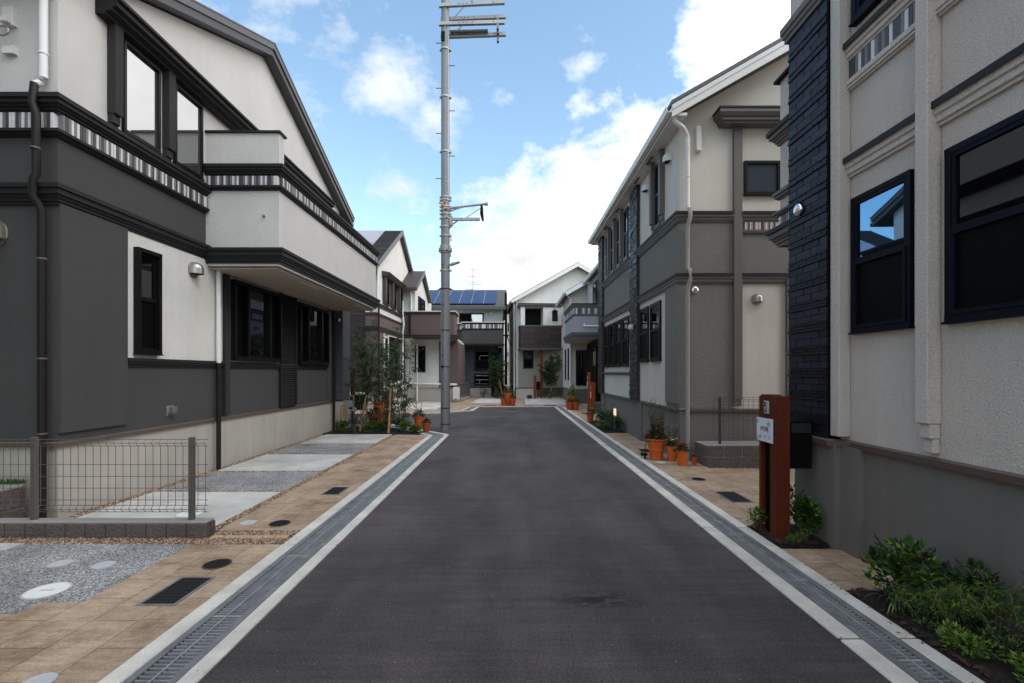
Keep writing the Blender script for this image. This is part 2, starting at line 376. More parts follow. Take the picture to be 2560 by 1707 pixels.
m_gravel = mk_speck('brown_gravel', [(.1, (.08,.045,.025)), (.4, (.24,.14,.07)), (.7, (.34,.24,.15)), (.95, (.5,.44,.36))], 42, 1.0)
# ------------------------------------------------------------------ ground, road, kerbs
struct(MB().box(-400, 400, -400, 400, -.35, -.30), 'ground', M('far_ground', (.16,.15,.13), .95))
road = [(-1.615,-5),(1.957,-5),(1.957,21.7),(-1.5,21.7),(-1.65,19.4),(-3.1,18.2),(-26,18.1),(-26,14.3),(-3.62,14.3),(-1.615,12.05)]
struct(MB().prism(road, 'z', -.3, 0.0), 'road', m_asph)
LP = [(-1.62,-5),(-1.62,12.02),(-3.62,14.27),(-9,14.27)]          # left kerb line, outward is its left side
RP = [(1.962,21.7),(1.962,-5)]                                   # right kerb line reversed, outward (+X) is its left side
def strip(mb, path, d0, d1, z0, z1): return mb.sweep(path, [(d0,z0),(d1,z0),(d1,z1),(d0,z1)])
rk_ = random.Random(77)
def kerb_run(x0, x1, y0, y1, z):
    """cast kerb lengths with open joints and slightly uneven heights"""
    mb = MB(); y = y0
    while y < y1-.01:
        b = min(y+1.99, y1); dz = rk_.uniform(-.002, .003); dx = rk_.uniform(-.0015, .0015)
        mb.box(x0+dx, x1+dx, y+.003, b-.003, -.3, z+dz); y += 2.0
    return bevel(struct(mb, 'kerb', m_conc), .006)
kerb_run(-1.728, -1.62, -3.67, 11.93, .010); kerb_run(-2.127, -2.006, -3.67, 11.80, .012)
kerb_run(1.962, 2.094, -3.2, 21.7, .010); kerb_run(2.320, 2.430, -3.2, 21.7, .012)
DG = [(-1.62,11.935),(-1.62,12.02),(-3.62,14.27),(-9,14.27)]
k = MB(); strip(k, DG, 0, .108, -.3, .010); struct(k, 'kerb', m_conc)
k = MB(); strip(k, [(-1.62,11.8)]+DG[1:], .386, .507, -.3, .012); struct(k, 'kerb', m_conc)
m_jt = M('dark_joint', (.05,.045,.04), .95)  # dark base showing in kerb joints and behind the left block walls
k = MB(); k.box(-1.727,-1.621,-5,12,-.3,.002); k.box(-2.126,-2.007,-5,11.8,-.3,.002); k.box(1.963,2.093,-5,21.7,-.3,.002); k.box(2.321,2.429,-5,21.7,-.3,.002); struct(k, 'kerb_bedding', m_jt)
k = MB(); k.box(-1.5, 1.957, 21.7, 21.83, -.3, .010); struct(k, 'kerb', m_conc)
k = MB(); strip(k, [(-1.5,21.7),(-1.65,19.4),(-3.1,18.2),(-26,18.1)][::-1], 0, .12, -.3, .010); struct(k, 'kerb', m_conc)
k = MB(); strip(k, [(-3.1,18.2),(-1.65,19.4),(-1.5,21.7)], .42, .52, -.3, .011); struct(k, 'kerb', m_conc)
m_chan = M('channel_bottom', (.085,.085,.062), .7, var=.4, vscale=5)
k = MB(); strip(k, LP, .108, .386, -.3, -.09); struct(k, 'drain_channel', m_chan)
k = MB(); strip(k, RP, .132, .358, -.3, -.09); struct(k, 'drain_channel', m_chan)
k = MB(); strip(k, [(-3.1,18.2),(-1.65,19.4),(-1.5,21.7)], .12, .42, -.3, -.09); struct(k, 'drain_channel', m_chan)

def grating(path, d0, d1, label, y_min=1.2):
    """long trench grating: two edge rails, a centre rod, cross bars"""
    p0 = Vector((*path[0], 0)); t = thing('trench_grating', label, 'drain grating', p0, 'steel gratings along the kerbs')
    fr = MB(); bars = MB(); rods = MB()
    w = .045
    strip(fr, path, d0, d0+w, -.05, .008); strip(fr, path, d1-w, d1, -.05, .008)
    for a, b in zip(path, path[1:]):
        A = Vector(a); B = Vector(b); D = (B-A); Ln = D.length; D.normalize(); N = Vector((-D.y, D.x))
        step = .0335; n = int(Ln/step)
        for i in range(n):
            c = A + D*(i+.5)*step
            if c.y < y_min: continue
            th = .0020 if i % 30 else .010
            q = [c+N*(d0+w)-D*th, c+N*(d1-w)-D*th, c+N*(d1-w)+D*th, c+N*(d0+w)+D*th]
            bars.prism([(v.x, v.y) for v in q], 'z', -.012, .004)
        cm = (d0+d1)/2
        q = [A+N*(cm-.004), A+N*(cm+.004), B+N*(cm+.004), B+N*(cm-.004)]
        rods.prism([(v.x, v.y) for v in q], 'z', -.03, .009)
    fr.build('frame', m_galv, t); bars.build('cross_bars', m_galvl, t); rods.build('centre_rod', m_galvl, t)
    return t
grating(LP[:2], .109, .385, 'long galvanised steel grating set in the left kerb beside the tan paving')
grating([(RP[0][0], RP[0][1]), (RP[1][0], RP[1][1])], .133, .357, 'long galvanised steel grating set in the right kerb by the mulch bed')
grating([(-1.66,12.17),(-3.62,14.27)], .109, .385, 'short diagonal steel grating at the cut corner beside the utility pole', 0)
grating([(-3.0,18.28),(-1.65,19.4),(-1.5,21.6)], .12, .42, 'distant steel grating at the far left corner of the side road', 0)

# left plots: gravel base, tan paving, slabs
LB = [(-2.127,-5),(-2.127,11.82),(-3.85,13.78),(-26,13.78),(-26,-5)]
struct(MB().prism(LB, 'z', -.3, -.012), 'gravel_bed', m_gravel)
pv = MB()
pv.prism([(-2.128,-5),(-2.128,4.33),(-2.98,4.33),(-2.98,3.08),(-7,3.08),(-7,-5)], 'z', -.2, .004)
for i in range(5):                                           # staggered paving edge against the aggregate
    pv.box(-3.28+.06*(i % 2), -2.981, 3.081+.001, 3.24, -.2, .0035) if i == 0 else None
pv.prism([(-2.128,4.72),(-2.128,11.80),(-2.2,11.9),(-2.98,12.04),(-2.98,4.72)], 'z', -.2, .004)
struct(pv, 'paving', m_paver)
struct(MB().prism([(-2.985,3.085),(-2.985,4.36),(-7,4.42),(-7,3.085)], 'z', -.2, .001), 'aggregate_drive', m_aggr)
struct(MB().box(-7, -4.55, 4.18, 4.35, -.15, .010), 'concrete_drive', m_slab)
fr = MB()
for i in range(6): fr.box(-2.92+i*.125, -2.92+i*.125+.115, 4.49, 4.57, -.1, .006)
struct(fr, 'brick_edging', M('sand_brick', (.42,.28,.16), .85, var=.3, vscale=12))
ys = [(4.72,6.22,0),(6.30,7.50,1),(7.58,9.06,0),(9.14,10.42,1),(10.50,12.02,0)]
for i, (a, b, kd) in enumerate(ys):
    o = struct(MB().box(-4.78, -3.09, a, b, -.2, .012 if not kd else .008), 'drive_slab', m_aggr if kd else m_slab)
    bevel(o, .008)
bed = [(-4.9,12.06),(-2.42,12.06),(-2.36,12.22),(-3.75,13.76),(-4.9,13.76)]
struct(MB().prism(bed, 'z', -.2, .02), 'planting_bed', m_soil)
# right plots
struct(MB().box(2.431, 26, -5, 21.7, -.3, -.012), 'plot_ground', m_gravel)
pr = MB()
pr.box(2.431, 3.02, 3.42, 4.22, -.2, .005)
pr.box(2.431, 5.2, 4.86, 7.70, -.2, .005)
pr.box(2.431, 3.06, 7.80, 12.3, -.2, .005); pr.box(3.0605, 3.29, 7.80, 8.42, -.2, .005)
pr.box(2.431, 3.5, 15.3, 21.7, -.2, .005)
struct(pr, 'paving', m_paver)
br2 = MB()
for i in range(9): br2.box(2.45+i*.125, 2.45+i*.125+.113, 7.72, 7.785, -.1, .004)
struct(br2, 'brick_edging', bpy.data.materials['sand_brick'])
struct(MB().box(5.2, 9, 4.9, 7.7, -.2, .009), 'concrete_drive', m_slab)
struct(MB().box(3.9, 5.19, 5.6, 6.3, -.1, .009), 'aggregate_drive', m_aggr)
def bed_mesh(x0, x1, y0, y1, n=26):
    """mulch bed with an uneven, raised surface"""
    rnd = random.Random(int(y0*100)); mb = MB(); vs = []; fs = []
    ny = max(4, int((y1-y0)/.05)); nx = max(4, int((x1-x0)/.05))
    for j in range(ny+1):
        for i in range(nx+1):
            e = min(i, nx-i, j, ny-j); h = .012 if e == 0 else .02+.02*min(e, 3)/3+rnd.uniform(-.008, .014)
            vs.append((x0+(x1-x0)*i/nx, y0+(y1-y0)*j/ny, h))
    fs = [(j*(nx+1)+i, j*(nx+1)+i+1, (j+1)*(nx+1)+i+1, (j+1)*(nx+1)+i) for j in range(ny) for i in range(nx)]
    mb.add(vs, fs); return mb
for a in [(2.432,3.0,.6,3.40),(2.432,2.95,4.24,4.84),(2.432,3.03,12.32,15.28)]:
    struct(bed_mesh(*a), 'planting_bed', m_soil)
def chips(x0, x1, y0, y1, n, z, mats, name, label, cat, size=(.006,.02), flat=.35, seed=1, long=1.0):
    rnd = random.Random(seed); mb = MB()
    for i in range(n):
        x = rnd.uniform(x0, x1); y = rnd.uniform(y0, y1); r = rnd.uniform(*size); a = rnd.uniform(0, 6.28)
        h = r*flat*rnd.uniform(.7, 1.3); l = r*long; c, s_ = math.cos(a), math.sin(a); tz = rnd.uniform(-.3,.3)*r
        mb.m = rnd.randrange(len(mats))
        zz = z + rnd.uniform(0, h)
        P = [(l,0,tz),(0,r*.8,0),(-l,0,-tz),(0,-r*.8,0)]
        vs = [(x+p[0]*c-p[1]*s_, y+p[0]*s_+p[1]*c, zz+p[2]) for p in P] + [(x, y, zz+h), (x, y, zz-h)]
        mb.add(vs, [(0,1,4),(1,2,4),(2,3,4),(3,0,4),(1,0,5),(2,1,5),(3,2,5),(0,3,5)])
    o = tag(mb.build(name, mats, recalc=False), label, cat, kind='stuff'); return o
gm = [M('pebble_a', (.20,.10,.045), .8), M('pebble_b', (.30,.18,.09), .8), M('pebble_c', (.44,.36,.27), .8), M('pebble_d', (.09,.06,.045), .8)]
mm = [M('bark_a', (.024,.011,.007), .95), M('bark_b', (.05,.020,.011), .95), M('bark_c', (.012,.007,.005), .95)]
chips(-7, -2.2, 4.345, 4.50, 5200, .0, gm, 'gravel', 'brown pebbles along the foot of the low block wall', 'gravel', (.006,.013), .6, 1)
chips(-2.95, -2.13, 4.57, 4.71, 1500, .0, gm, 'gravel', 'brown pebbles between the sand bricks and the tan paving', 'gravel', (.006,.012), .6, 2)
chips(-2.95, -2.13, 4.34, 4.50, 1600, .0, gm, 'gravel', 'brown pebbles on the near side of the sand bricks', 'gravel', (.006,.012), .6, 12)
chips(-4.93, -4.78, 4.72, 11.9, 6500, -.006, gm, 'gravel', 'brown pebbles between the drive slabs and the foundation', 'gravel', (.008,.016), .6, 3)
chips(-3.088, -2.99, 4.72, 12.0, 3800, -.006, gm, 'gravel', 'brown pebbles between the drive slabs and the tan paving', 'gravel', (.008,.015), .6, 4)
for i, (a, b) in enumerate([(6.22,6.30),(7.50,7.58),(9.06,9.14),(10.42,10.50)]):
    chips(-4.78, -3.09, a, b, 900, -.006, gm, 'gravel', ['joint of pebbles beyond the nearest drive slab','second joint of pebbles across the drive','third joint of pebbles across the drive','farthest joint of pebbles across the drive'][i], 'gravel', (.008,.015), .6, 20+i)
chips(2.44, 2.99, .7, 3.38, 1800, .030, mm, 'mulch', 'dark bark chips in the near right bed', 'mulch', (.008,.022), .25, 5, 1.8)
chips(2.44, 2.94, 4.26, 4.82, 500, .035, mm, 'mulch', 'dark bark chips round the red wooden gate post', 'mulch', (.008,.022), .25, 6, 1.8)

# far plots beyond the road end
struct(MB().prism([(-1.62,21.832),(-26,21.832),(-26,18.25),(-3.2,18.33),(-2.15,19.6),(-1.98,21.832)], 'z', -.3, -.004), 'paving', m_paver)
struct(MB().box(-26, 26, 21.833, 60, -.3, -.002), 'paving', m_paver)
for x0, x1, y0, y1 in [(-2.15,-.62,24.3,29.6),(.68,3.05,23.2,30.2)]:
    struct(MB().prism([(x0, y0),(x1, y0),(x1+.12, y1),(x0+.12, y1)], 'z', -.2, .012), 'drive_slab', m_slab)
struct(MB().box(-4.9, -3.3, 20.2, 25.6, -.2, .008), 'drive_slab', m_slab)
struct(MB().box(-8.0, -5.0, 21.9, 24.8, -.2, .006), 'drive_slab', m_slab)
struct(MB().box(3.5, 6, 20.2, 23.9, -.2, .010), 'drive_slab', m_slab)

# ------------------------------------------------------------------ covers set in the ground
def disc(x, y, r, z, mat, name, label, cat, rim=None, group='covers set in the paving'):
    t = thing(name, label, cat, (x, y, z), group)
    mb = MB(); mb.lathe(x, y, [(0.001,-.02),(r*.90,-.02),(r*.90,.004),(0.001,.004)], 32, z); o = mb.build('cover', mat, t); auto_smooth(o)
    mb = MB(); pr_ = [(r*.905,-.02),(r,-.02),(r,.003),(r*.905,.003)]
    n = 32; vs = [(x+q*math.cos(6.28318*j/n), y+q*math.sin(6.28318*j/n), z+h) for q, h in pr_ for j in range(n)]
    mb.add(vs, [(i*n+j, i*n+(j+1) % n, ((i+1) % 4)*n+(j+1) % n, ((i+1) % 4)*n+j) for i in range(4) for j in range(n)])
    mb.build('rim', rim or mat, t)
    mb = MB()
    if mat in (m_iron,):
        for i in range(-3, 4):
            hw = math.sqrt(max(0, (r*.85)**2-(i*r*.24)**2)); 
            mb.box(x-hw, x+hw, y+i*r*.24-r*.05, y+i*r*.24+r*.05, z+.0042, z+.007)
    else:
        mb.box(x-r*.35, x+r*.35, y-r*.07, y+r*.07, z+.0042, z+.0055)
    mb.build('grip', m_iron if mat == m_iron else m_capg, t)
G = 'round covers set in the paving'
m_rim = M('rim_rust', (.09,.07,.055), .7)
disc(-2.455, 3.88, .110, .006, m_iron, 'manhole_cover', 'round black iron cover nearest the camera in the left tan paving', 'manhole cover', m_rim, G)
disc(-2.455, 4.93, .108, .006, m_iron, 'manhole_cover', 'round black iron cover in the tan paving beyond the sand bricks', 'manhole cover', m_rim, G)
disc(-2.80, 4.95, .080, .006, m_capg, 'manhole_cover', 'round pale grey plastic cap beside the black cover beyond the bricks', 'cap', None, G)
disc(-3.405, 3.415, .138, .003, m_capw, 'manhole_cover', 'large round white cover in the grey aggregate drive', 'manhole cover', m_capg, G)
disc(-3.78, 3.90, .082, .003, m_capg, 'manhole_cover', 'small grey cap at left in the aggregate drive', 'cap', None, G)
disc(-3.39, 3.87, .080, .003, m_capg, 'manhole_cover', 'small grey cap in the aggregate drive next to the tan paving', 'cap', None, G)
disc(-2.44, 2.40, .075, .006, m_capg, 'manhole_cover', 'grey cap cut off by the bottom edge in the left paving', 'cap', None, G)
disc(-3.62, 5.23, .136, .014, m_capw, 'manhole_cover', 'round white cover in the concrete slab behind the wire fence', 'manhole cover', m_capg, G)
disc(2.79, 6.97, .10, .007, m_iron, 'manhole_cover', 'round black iron cover in the right paving before the flower pots', 'manhole cover', m_rim, G)
disc(2.63, 8.27, .09, .007, m_capg, 'manhole_cover', 'round grey cap right in front of the big flower pot', 'cap', None, G)
disc(-1.35, 26.2, .22, .014, m_capw, 'manhole_cover', 'white round cover in the far left concrete slab', 'manhole cover', None, G)
disc(1.2, 26.0, .22, .014, m_capw, 'manhole_cover', 'white round cover in the far middle concrete slab', 'manhole cover', None, G)
def rgrate(x0, x1, y0, y1, label, z=.006, small=False):
    t = thing('meter_cover', label, 'drain cover', ((x0+x1)/2, (y0+y1)/2, z), 'rectangular iron covers in the paving')
    w = .02
    mb = MB(); mb.box(x0,x1,y0,y0+w,-.03,z+.003); mb.box(x0,x1,y1-w,y1,-.03,z+.003); mb.box(x0,x0+w,y0+w,y1-w,-.03,z+.003); mb.box(x1-w,x1,y0+w,y1-w,-.03,z+.003)
    mb.build('frame', m_galv if not small else m_iron, t)
    mb = MB(); mb.box(x0+w+.001,x1-w-.001,y0+w+.001,y1-w-.001,-.03,z)
    nx = 5; ny = 9
    for i in range(nx):
        for j in range(ny):
            cx = x0+w+(x1-x0-2*w)*(i+.5)/nx; cy = y0+w+(y1-y0-2*w)*(j+.5)/ny
            mb.box(cx-.014, cx+.014, cy-.012, cy+.012, z+.0004, z+.0035)
    mb.build('lid', m_iron, t)
rgrate(-2.575, -2.31, 3.19, 3.64, 'large rectangular black iron cover in the near left paving')
rgrate(-2.50, -2.26, 6.08, 6.50, 'small rectangular black cover in the tan paving by the drive slabs')
rgrate(2.70, 2.98, 5.72, 6.25, 'rectangular black cover in the paving beyond the red gate post')
rgrate(2.62, 2.86, 9.35, 9.72, 'small dark cover in the right paving behind the big flower pot', small=True)
rgrate(-1.35, -.75, 22.5, 22.75, 'far dark cover before the far left slab', small=True)
rgrate(1.55, 2.15, 22.5, 22.75, 'far dark cover before the middle slab', small=True)
rgrate(2.75, 3.05, 18.0, 18.35, 'far dark cover right of the twin terracotta pots', small=True)
def roadcover(x, y, r, label):
    mb = MB(); mb.lathe(x, y, [(.001,.001),(r,.001),(r,.006),(.001,.006)], 28)
    mb.lathe(x, y, [(.001,.006),(r*.5,.006),(r*.5,.009),(.001,.009)], 20)
    solo(mb, 'manhole_cover', m_iron, label, 'manhole cover', G)
roadcover(-.35, 16.4, .09, 'small dark cover in the middle of the far asphalt')
roadcover(0.0, 20.3, .28, 'dark cover in the asphalt near the road end')

# ------------------------------------------------------------------ low block walls and wire fences
def block_wall(name, label, faces, capbox, label_cap=None):
    t = thing(name, label, 'block wall', faces['loc'])
    core = MB(); core.box(*faces['core']); core.build('core', m_jt if faces['loc'][0] < 0 else m_blockc, t)
    b = MB()
    for bx in faces['blocks']: b.box(*bx)
    o = b.build('split_blocks', m_block, t); bevel(o, .010, 2)
    c = MB(); c.box(*capbox); bevel(c.build('coping', m_blockc, t), .006)
    return t
bl = []
x = -2.972
for i in range(28):
    bl.append((x-.187, x-.001, 4.522, 4.60, -.03, .128)); x -= .196
bl += [(-3.06, -2.965, 4.605, 4.668, -.03, .128)]
block_wall('block_wall', 'long low brown split block wall under the left wire fence', dict(loc=(-3,4.6,0), core=(-8.4,-2.98,4.53,4.655,-.03,.125), blocks=bl), (-8.4,-2.972,4.528,4.66,.1285,.150))
bl = []
for r_ in range(2):
    for i in range(8): bl.append((3.29+i*.305+.004, 3.29+(i+1)*.305-.004, 7.885, 7.96, r_*.175+.002-.02*(r_==0), r_*.175+.171))
    for i in range(2): bl.append((3.285, 3.36, 7.963+i*.21, 7.963+i*.21+.204, r_*.175+.002-.02*(r_==0), r_*.175+.171))
block_wall('block_wall', 'low brown two-course block wall beside the small terracotta pot', dict(loc=(3.3,7.9,0), core=(3.295,5.72,7.893,8.37,-.02,.345), blocks=bl), (3.288,5.73,7.888,8.385,.351,.372))
# raised lawn edge seen through the near fence
bl = [(-5.235,-5.14,4.70,4.94,r_*.2,r_*.2+.195) for r_ in range(2)] + [(-5.235-.2*i-.195,-5.14-.1-.2*i,4.70,4.78,r_*.2,r_*.2+.195) for r_ in range(2) for i in range(12)]
block_wall('block_wall', 'brown block wall edging the raised lawn behind the left fence', dict(loc=(-5.2,4.8,0), core=(-7.6,-5.15,4.71,4.93,0,.39), blocks=bl), (-7.62,-5.135,4.69,4.90,.396,.425))
g = MB(); rnd = random.Random(5)
for i in range(1500):
    x = rnd.uniform(-7.5,-5.2); y = rnd.uniform(4.9,5.0); h = rnd.uniform(.03,.08)
    g.leaf(Vector((x,y,.41)), Vector((rnd.uniform(-.3,.3),rnd.uniform(-.3,.3),1)).normalized(), Vector((1,0,0)), h, .006)
tag(g.build('lawn_grass', l_mid, recalc=False), 'short green grass behind the raised block edging', 'grass', kind='stuff')

def wire_fence(label, p0, p1, zb, zt, posts, pitch, hz, mat, matp, pw=.035, out=(0,-1), r=.0022, dead=True):
    A = Vector((p0[0], p0[1], 0)); B = Vector((p1[0], p1[1], 0)); D = (B-A); Ln = D.length; D.normalize(); N = Vector((out[0], out[1], 0))
    t = thing('wire_fence', label, 'fence', (posts[0][0], posts[0][1], zb-.1))
    w = MB(); n = int(Ln/pitch)
    bz = .032
    for i in range(n+1):
        c = A + D*i*pitch
        pts = [c+Vector((0,0,zt))+N*.0, c+Vector((0,0,zt-bz))+N*.03, c+Vector((0,0,zt-2*bz)), c+Vector((0,0,zb+2*bz)), c+Vector((0,0,zb+bz))+N*.03, c+Vector((0,0,zb))]
        w.tube(pts, r, 5)
    for z, o in [(zt,0),(zt-bz,.03),(zt-2*bz,0),(zb+2*bz,0),(zb+bz,.03),(zb,0)]+[(h, 0) for h in hz]:
        w.cyl(A+N*(o+.004)+Vector((0,0,z)), B+N*(o+.004)+Vector((0,0,z)), r, n=5)
    w.build('wire_panel', mat, t, recalc=False)
    for (x, y, z0) in posts:
        m = MB(); m.box(x-pw/2, x+pw/2, y-pw/2, y+pw/2, z0, zt+.01); m.box(x-pw/2-.002, x+pw/2+.002, y-pw/2-.002, y+pw/2+.002, zt+.0105, zt+.018)
        for q in (zt-.07, zb+.07): m.cyl((x+pw*.2, y-pw/2-.001, q), (x+pw*.2, y-pw/2-.008, q), .007, n=8)
        bevel(m.build('post', matp, t), .003)
    return t
wire_fence('low taupe wire mesh fence on the long block wall at left', (-8.3,4.575), (-2.978,4.575), .235, .945,
    [(-3.162,4.605,.145),(-4.715,4.605,.145),(-6.3,4.605,.145)], .0735, [.352+.1155*i for i in range(4)], m_wire, m_wire, .046, r=.0030)
wire_fence('wire mesh fence on the two-course block wall behind the pots', (3.46,8.0), (5.7,8.0), .47, 1.17,
    [(3.58,8.03,.37),(5.2,8.03,.37)], .085, [.62,.78,.94,1.04], m_wired, m_wired, .036, r=.0032)
wire_fence('far wire mesh fence beside the air conditioner at the brown house', (-2.95,26.2), (-2.75,30.3), .2, .98,
    [(-2.95,26.2,.1),(-2.75,30.3,.1)], .085, [.4,.6,.8], m_wire, m_wire, .05, out=(1,0), r=.008)
wire_fence('far wire mesh fence before the lavender house corner', (3.1,23.6), (3.45,29.5), .22, .98,
    [(3.1,23.6,.1),(3.45,29.5,.1)], .085, [.4,.6,.8], m_wire, m_wire, .05, out=(-1,0), r=.008)
m_ = MB(); m_.prism([(2.98,22.9),(3.18,22.9),(3.5,29.6),(3.3,29.6)], 'z', -.05, .13); solo(m_, 'block_wall', m_blockc, 'low pale kerb wall under the far right wire fence', 'block wall')
m_ = MB(); m_.prism([(-3.2,25.9),(-2.75,26.0),(-2.6,30.5),(-2.85,30.5)], 'z', -.05, .12); solo(m_, 'block_wall', m_blockc, 'low pale kerb wall under the far left wire fence', 'block wall')
# ------------------------------------------------------------------ house kit
class Fc:
    def __init__(s, ax, pos, sg): s.ax, s.pos, s.sg = ax, pos, sg
    def box(s, mb, u0, u1, d0, d1, z0, z1):
        a, b = s.pos+s.sg*d0, s.pos+s.sg*d1
        return mb.box(a, b, u0, u1, z0, z1) if s.ax == 'x' else mb.box(u0, u1, a, b, z0, z1)
    def pt(s, u, d, z): return (s.pos+s.sg*d, u, z) if s.ax == 'x' else (u, s.pos+s.sg*d, z)
def bx(name, mat, parent, *boxes, bev=0, label=None):
    mb = MB()
    for b in boxes: mb.box(*b)
    o = mb.build(name, mat, parent)
    if bev: bevel(o, bev)
    return tag(o, label)
def fbx(name, mat, parent, F, *boxes, bev=0, label=None):
    mb = MB()
    for b in boxes: F.box(mb, *b)
    o = mb.build(name, mat, parent)
    if bev: bevel(o, bev)
    return tag(o, label)
def window(P, F, u0, u1, z0, z1, style='fix', fw=.045, dep=.05, g=None, fm=None, low=None, d0=.0, curtain=None):
    """frame mesh with pane children"""
    g = g or m_glass; fm = fm or m_frame; low = low or m_screen
    mb = MB(); e = .002
    F.box(mb, u0, u1, d0, d0+dep, z1-fw, z1); F.box(mb, u0, u1, d0, d0+dep, z0, z0+fw)
    F.box(mb, u0, u0+fw, d0, d0+dep-e, z0+fw, z1-fw); F.box(mb, u1-fw, u1, d0, d0+dep-e, z0+fw, z1-fw)
    F.box(mb, u0-.008, u1+.008, d0, d0+dep+.014, z0-.016, z0-.001)
    zm = z0+(z1-z0)*.52; a0, a1 = u0+fw+.001, u1-fw-.001
    iw = .028
    def sash(u0, u1, z0, z1, da, db):
        F.box(mb, u0, u1, da, db, z1-iw, z1); F.box(mb, u0, u1, da, db, z0, z0+iw)
        F.box(mb, u0, u0+iw, da, db-e, z0+iw, z1-iw); F.box(mb, u1-iw, u1, da, db-e, z0+iw, z1-iw)
    if style == 'hung':
        sash(a0, a1, zm, z1-fw-.001, d0+.002, d0+.030); sash(a0, a1, z0+fw+.001, zm-.001, d0+.006, d0+.042)
    elif style == 'slide':
        um = (a0+a1)/2
        sash(a0, um+.02, z0+fw+.001, z1-fw-.001, d0+.002, d0+.020); sash(um-.018, a1, z0+fw+.001, z1-fw-.001, d0+.022, d0+.042)
    elif style == 'tri':
        q = (a1-a0)/4
        F.box(mb, a0+q-.03, a0+q+.03, d0, d0+dep-.006, z0+fw, z1-fw); F.box(mb, a1-q-.03, a1-q+.03, d0, d0+dep-.006, z0+fw, z1-fw)
        sash(a0+q+.031, a1-q-.031, z0+fw+.001, z1-fw-.001, d0+.002, d0+.034)
    w = mb.build('window', fm, P)
    def pane(u0, u1, z0, z1, d, mat): 
        m = MB(); F.box(m, u0, u1, d0+.001, d0+d, z0, z1); m.build('pane', mat, w)
    if style == 'hung':
        pane(a0+iw, a1-iw, zm+iw, z1-fw-iw, .012, g); pane(a0+iw, a1-iw, z0+fw+iw, zm-iw, .02, low)
    elif style == 'slide':
        um = (a0+a1)/2
        pane(a0+iw, um-.02, z0+fw+iw, z1-fw-iw, .010, low if low is not m_screen else m_screen); pane(um+.012, a1-iw, z0+fw+iw, z1-fw-iw, .03, g)
    elif style == 'tri':
        q = (a1-a0)/4
        pane(a0, a0+q-.031, z0+fw, z1-fw, .012, low); pane(a1-q+.031, a1, z0+fw, z1-fw, .012, low)
        pane(a0+q+.031+iw, a1-q-.031-iw, z0+fw+iw, z1-fw-iw, .014, g)
    else: pane(a0, a1, z0+fw+.001, z1-fw-.001, .012, g)
    return w
def band(P, path, z0, z1, mat, d=.07, base=.012, cap=None, name='moulding', capd=None, label=None):
    """stepped plaster moulding: tall fascia over a small cove, optional dark coping strip on top"""
    h = z1-z0; mb = MB()
    prof = [(0,z0),(base+.012,z0),(base+.012,z0+h*.14),(base+.030,z0+h*.20),(base+.030,z0+h*.30),(d*.72,z0+h*.42),(d*.72,z0+h*.50),(d,z0+h*.56),(d,z1),(0,z1)]
    mb.sweep(path, prof); o = mb.build(name, mat, P)
    if cap:
        c = MB(); cd = capd or d+.016
        c.sweep(path, [(0,z1+.001),(cd,z1+.001),(cd,z1-.022),(cd+.004,z1-.022),(cd+.004,z1+.026),(0,z1+.03)]); c.build('coping', cap, o)
    return tag(o, label)
def stripes(P, path, z0, z1, mats=None, w=.042, d=.022, seed=1, gap=.006, pat=(0,1,0,1,2,1,0,2,1,0,1,2,2)):
    """row of upright coloured tiles between two mouldings"""
    mats = mats or [m_sw, m_sg, m_sd]; mb = MB(); rnd = random.Random(seed); i = 0
    pts = [Vector(p) for p in path]
    for a, b in zip(pts, pts[1:]):
        D = b-a; Ln = D.length; D.normalize(); N = Vector((-D.y, D.x)); n = max(1, int(Ln/w)); s_ = Ln/n
        for k_ in range(n):
            p = a+D*(k_*s_+gap/2); q = a+D*((k_+1)*s_-gap/2); dd = d+rnd.uniform(0, .004)
            mb.m = pat[i % len(pat)] if rnd.random() > .12 else rnd.randrange(len(mats)); i += 1; mb.m = min(mb.m, len(mats)-1)
            mb.prism([(p.x,p.y),(q.x,q.y),(q.x+N.x*dd,q.y+N.y*dd),(p.x+N.x*dd,p.y+N.y*dd)], 'z', z0, z1)
    return mb.build('stripe_tiles', mats, P)
def pilaster(P, F, u0, u1, d, z0, z1, mat, steps=(), capm=None):
    mb = MB(); F.box(mb, u0, u1, 0, d, z0, z1); zz = z0; dd = d
    for h in steps:
        dd *= .68; F.box(mb, u0+.006, u1-.006, 0, dd, zz-h, zz-.0005); zz -= h
    return bevel(mb.build('pilaster', mat, P), .006)
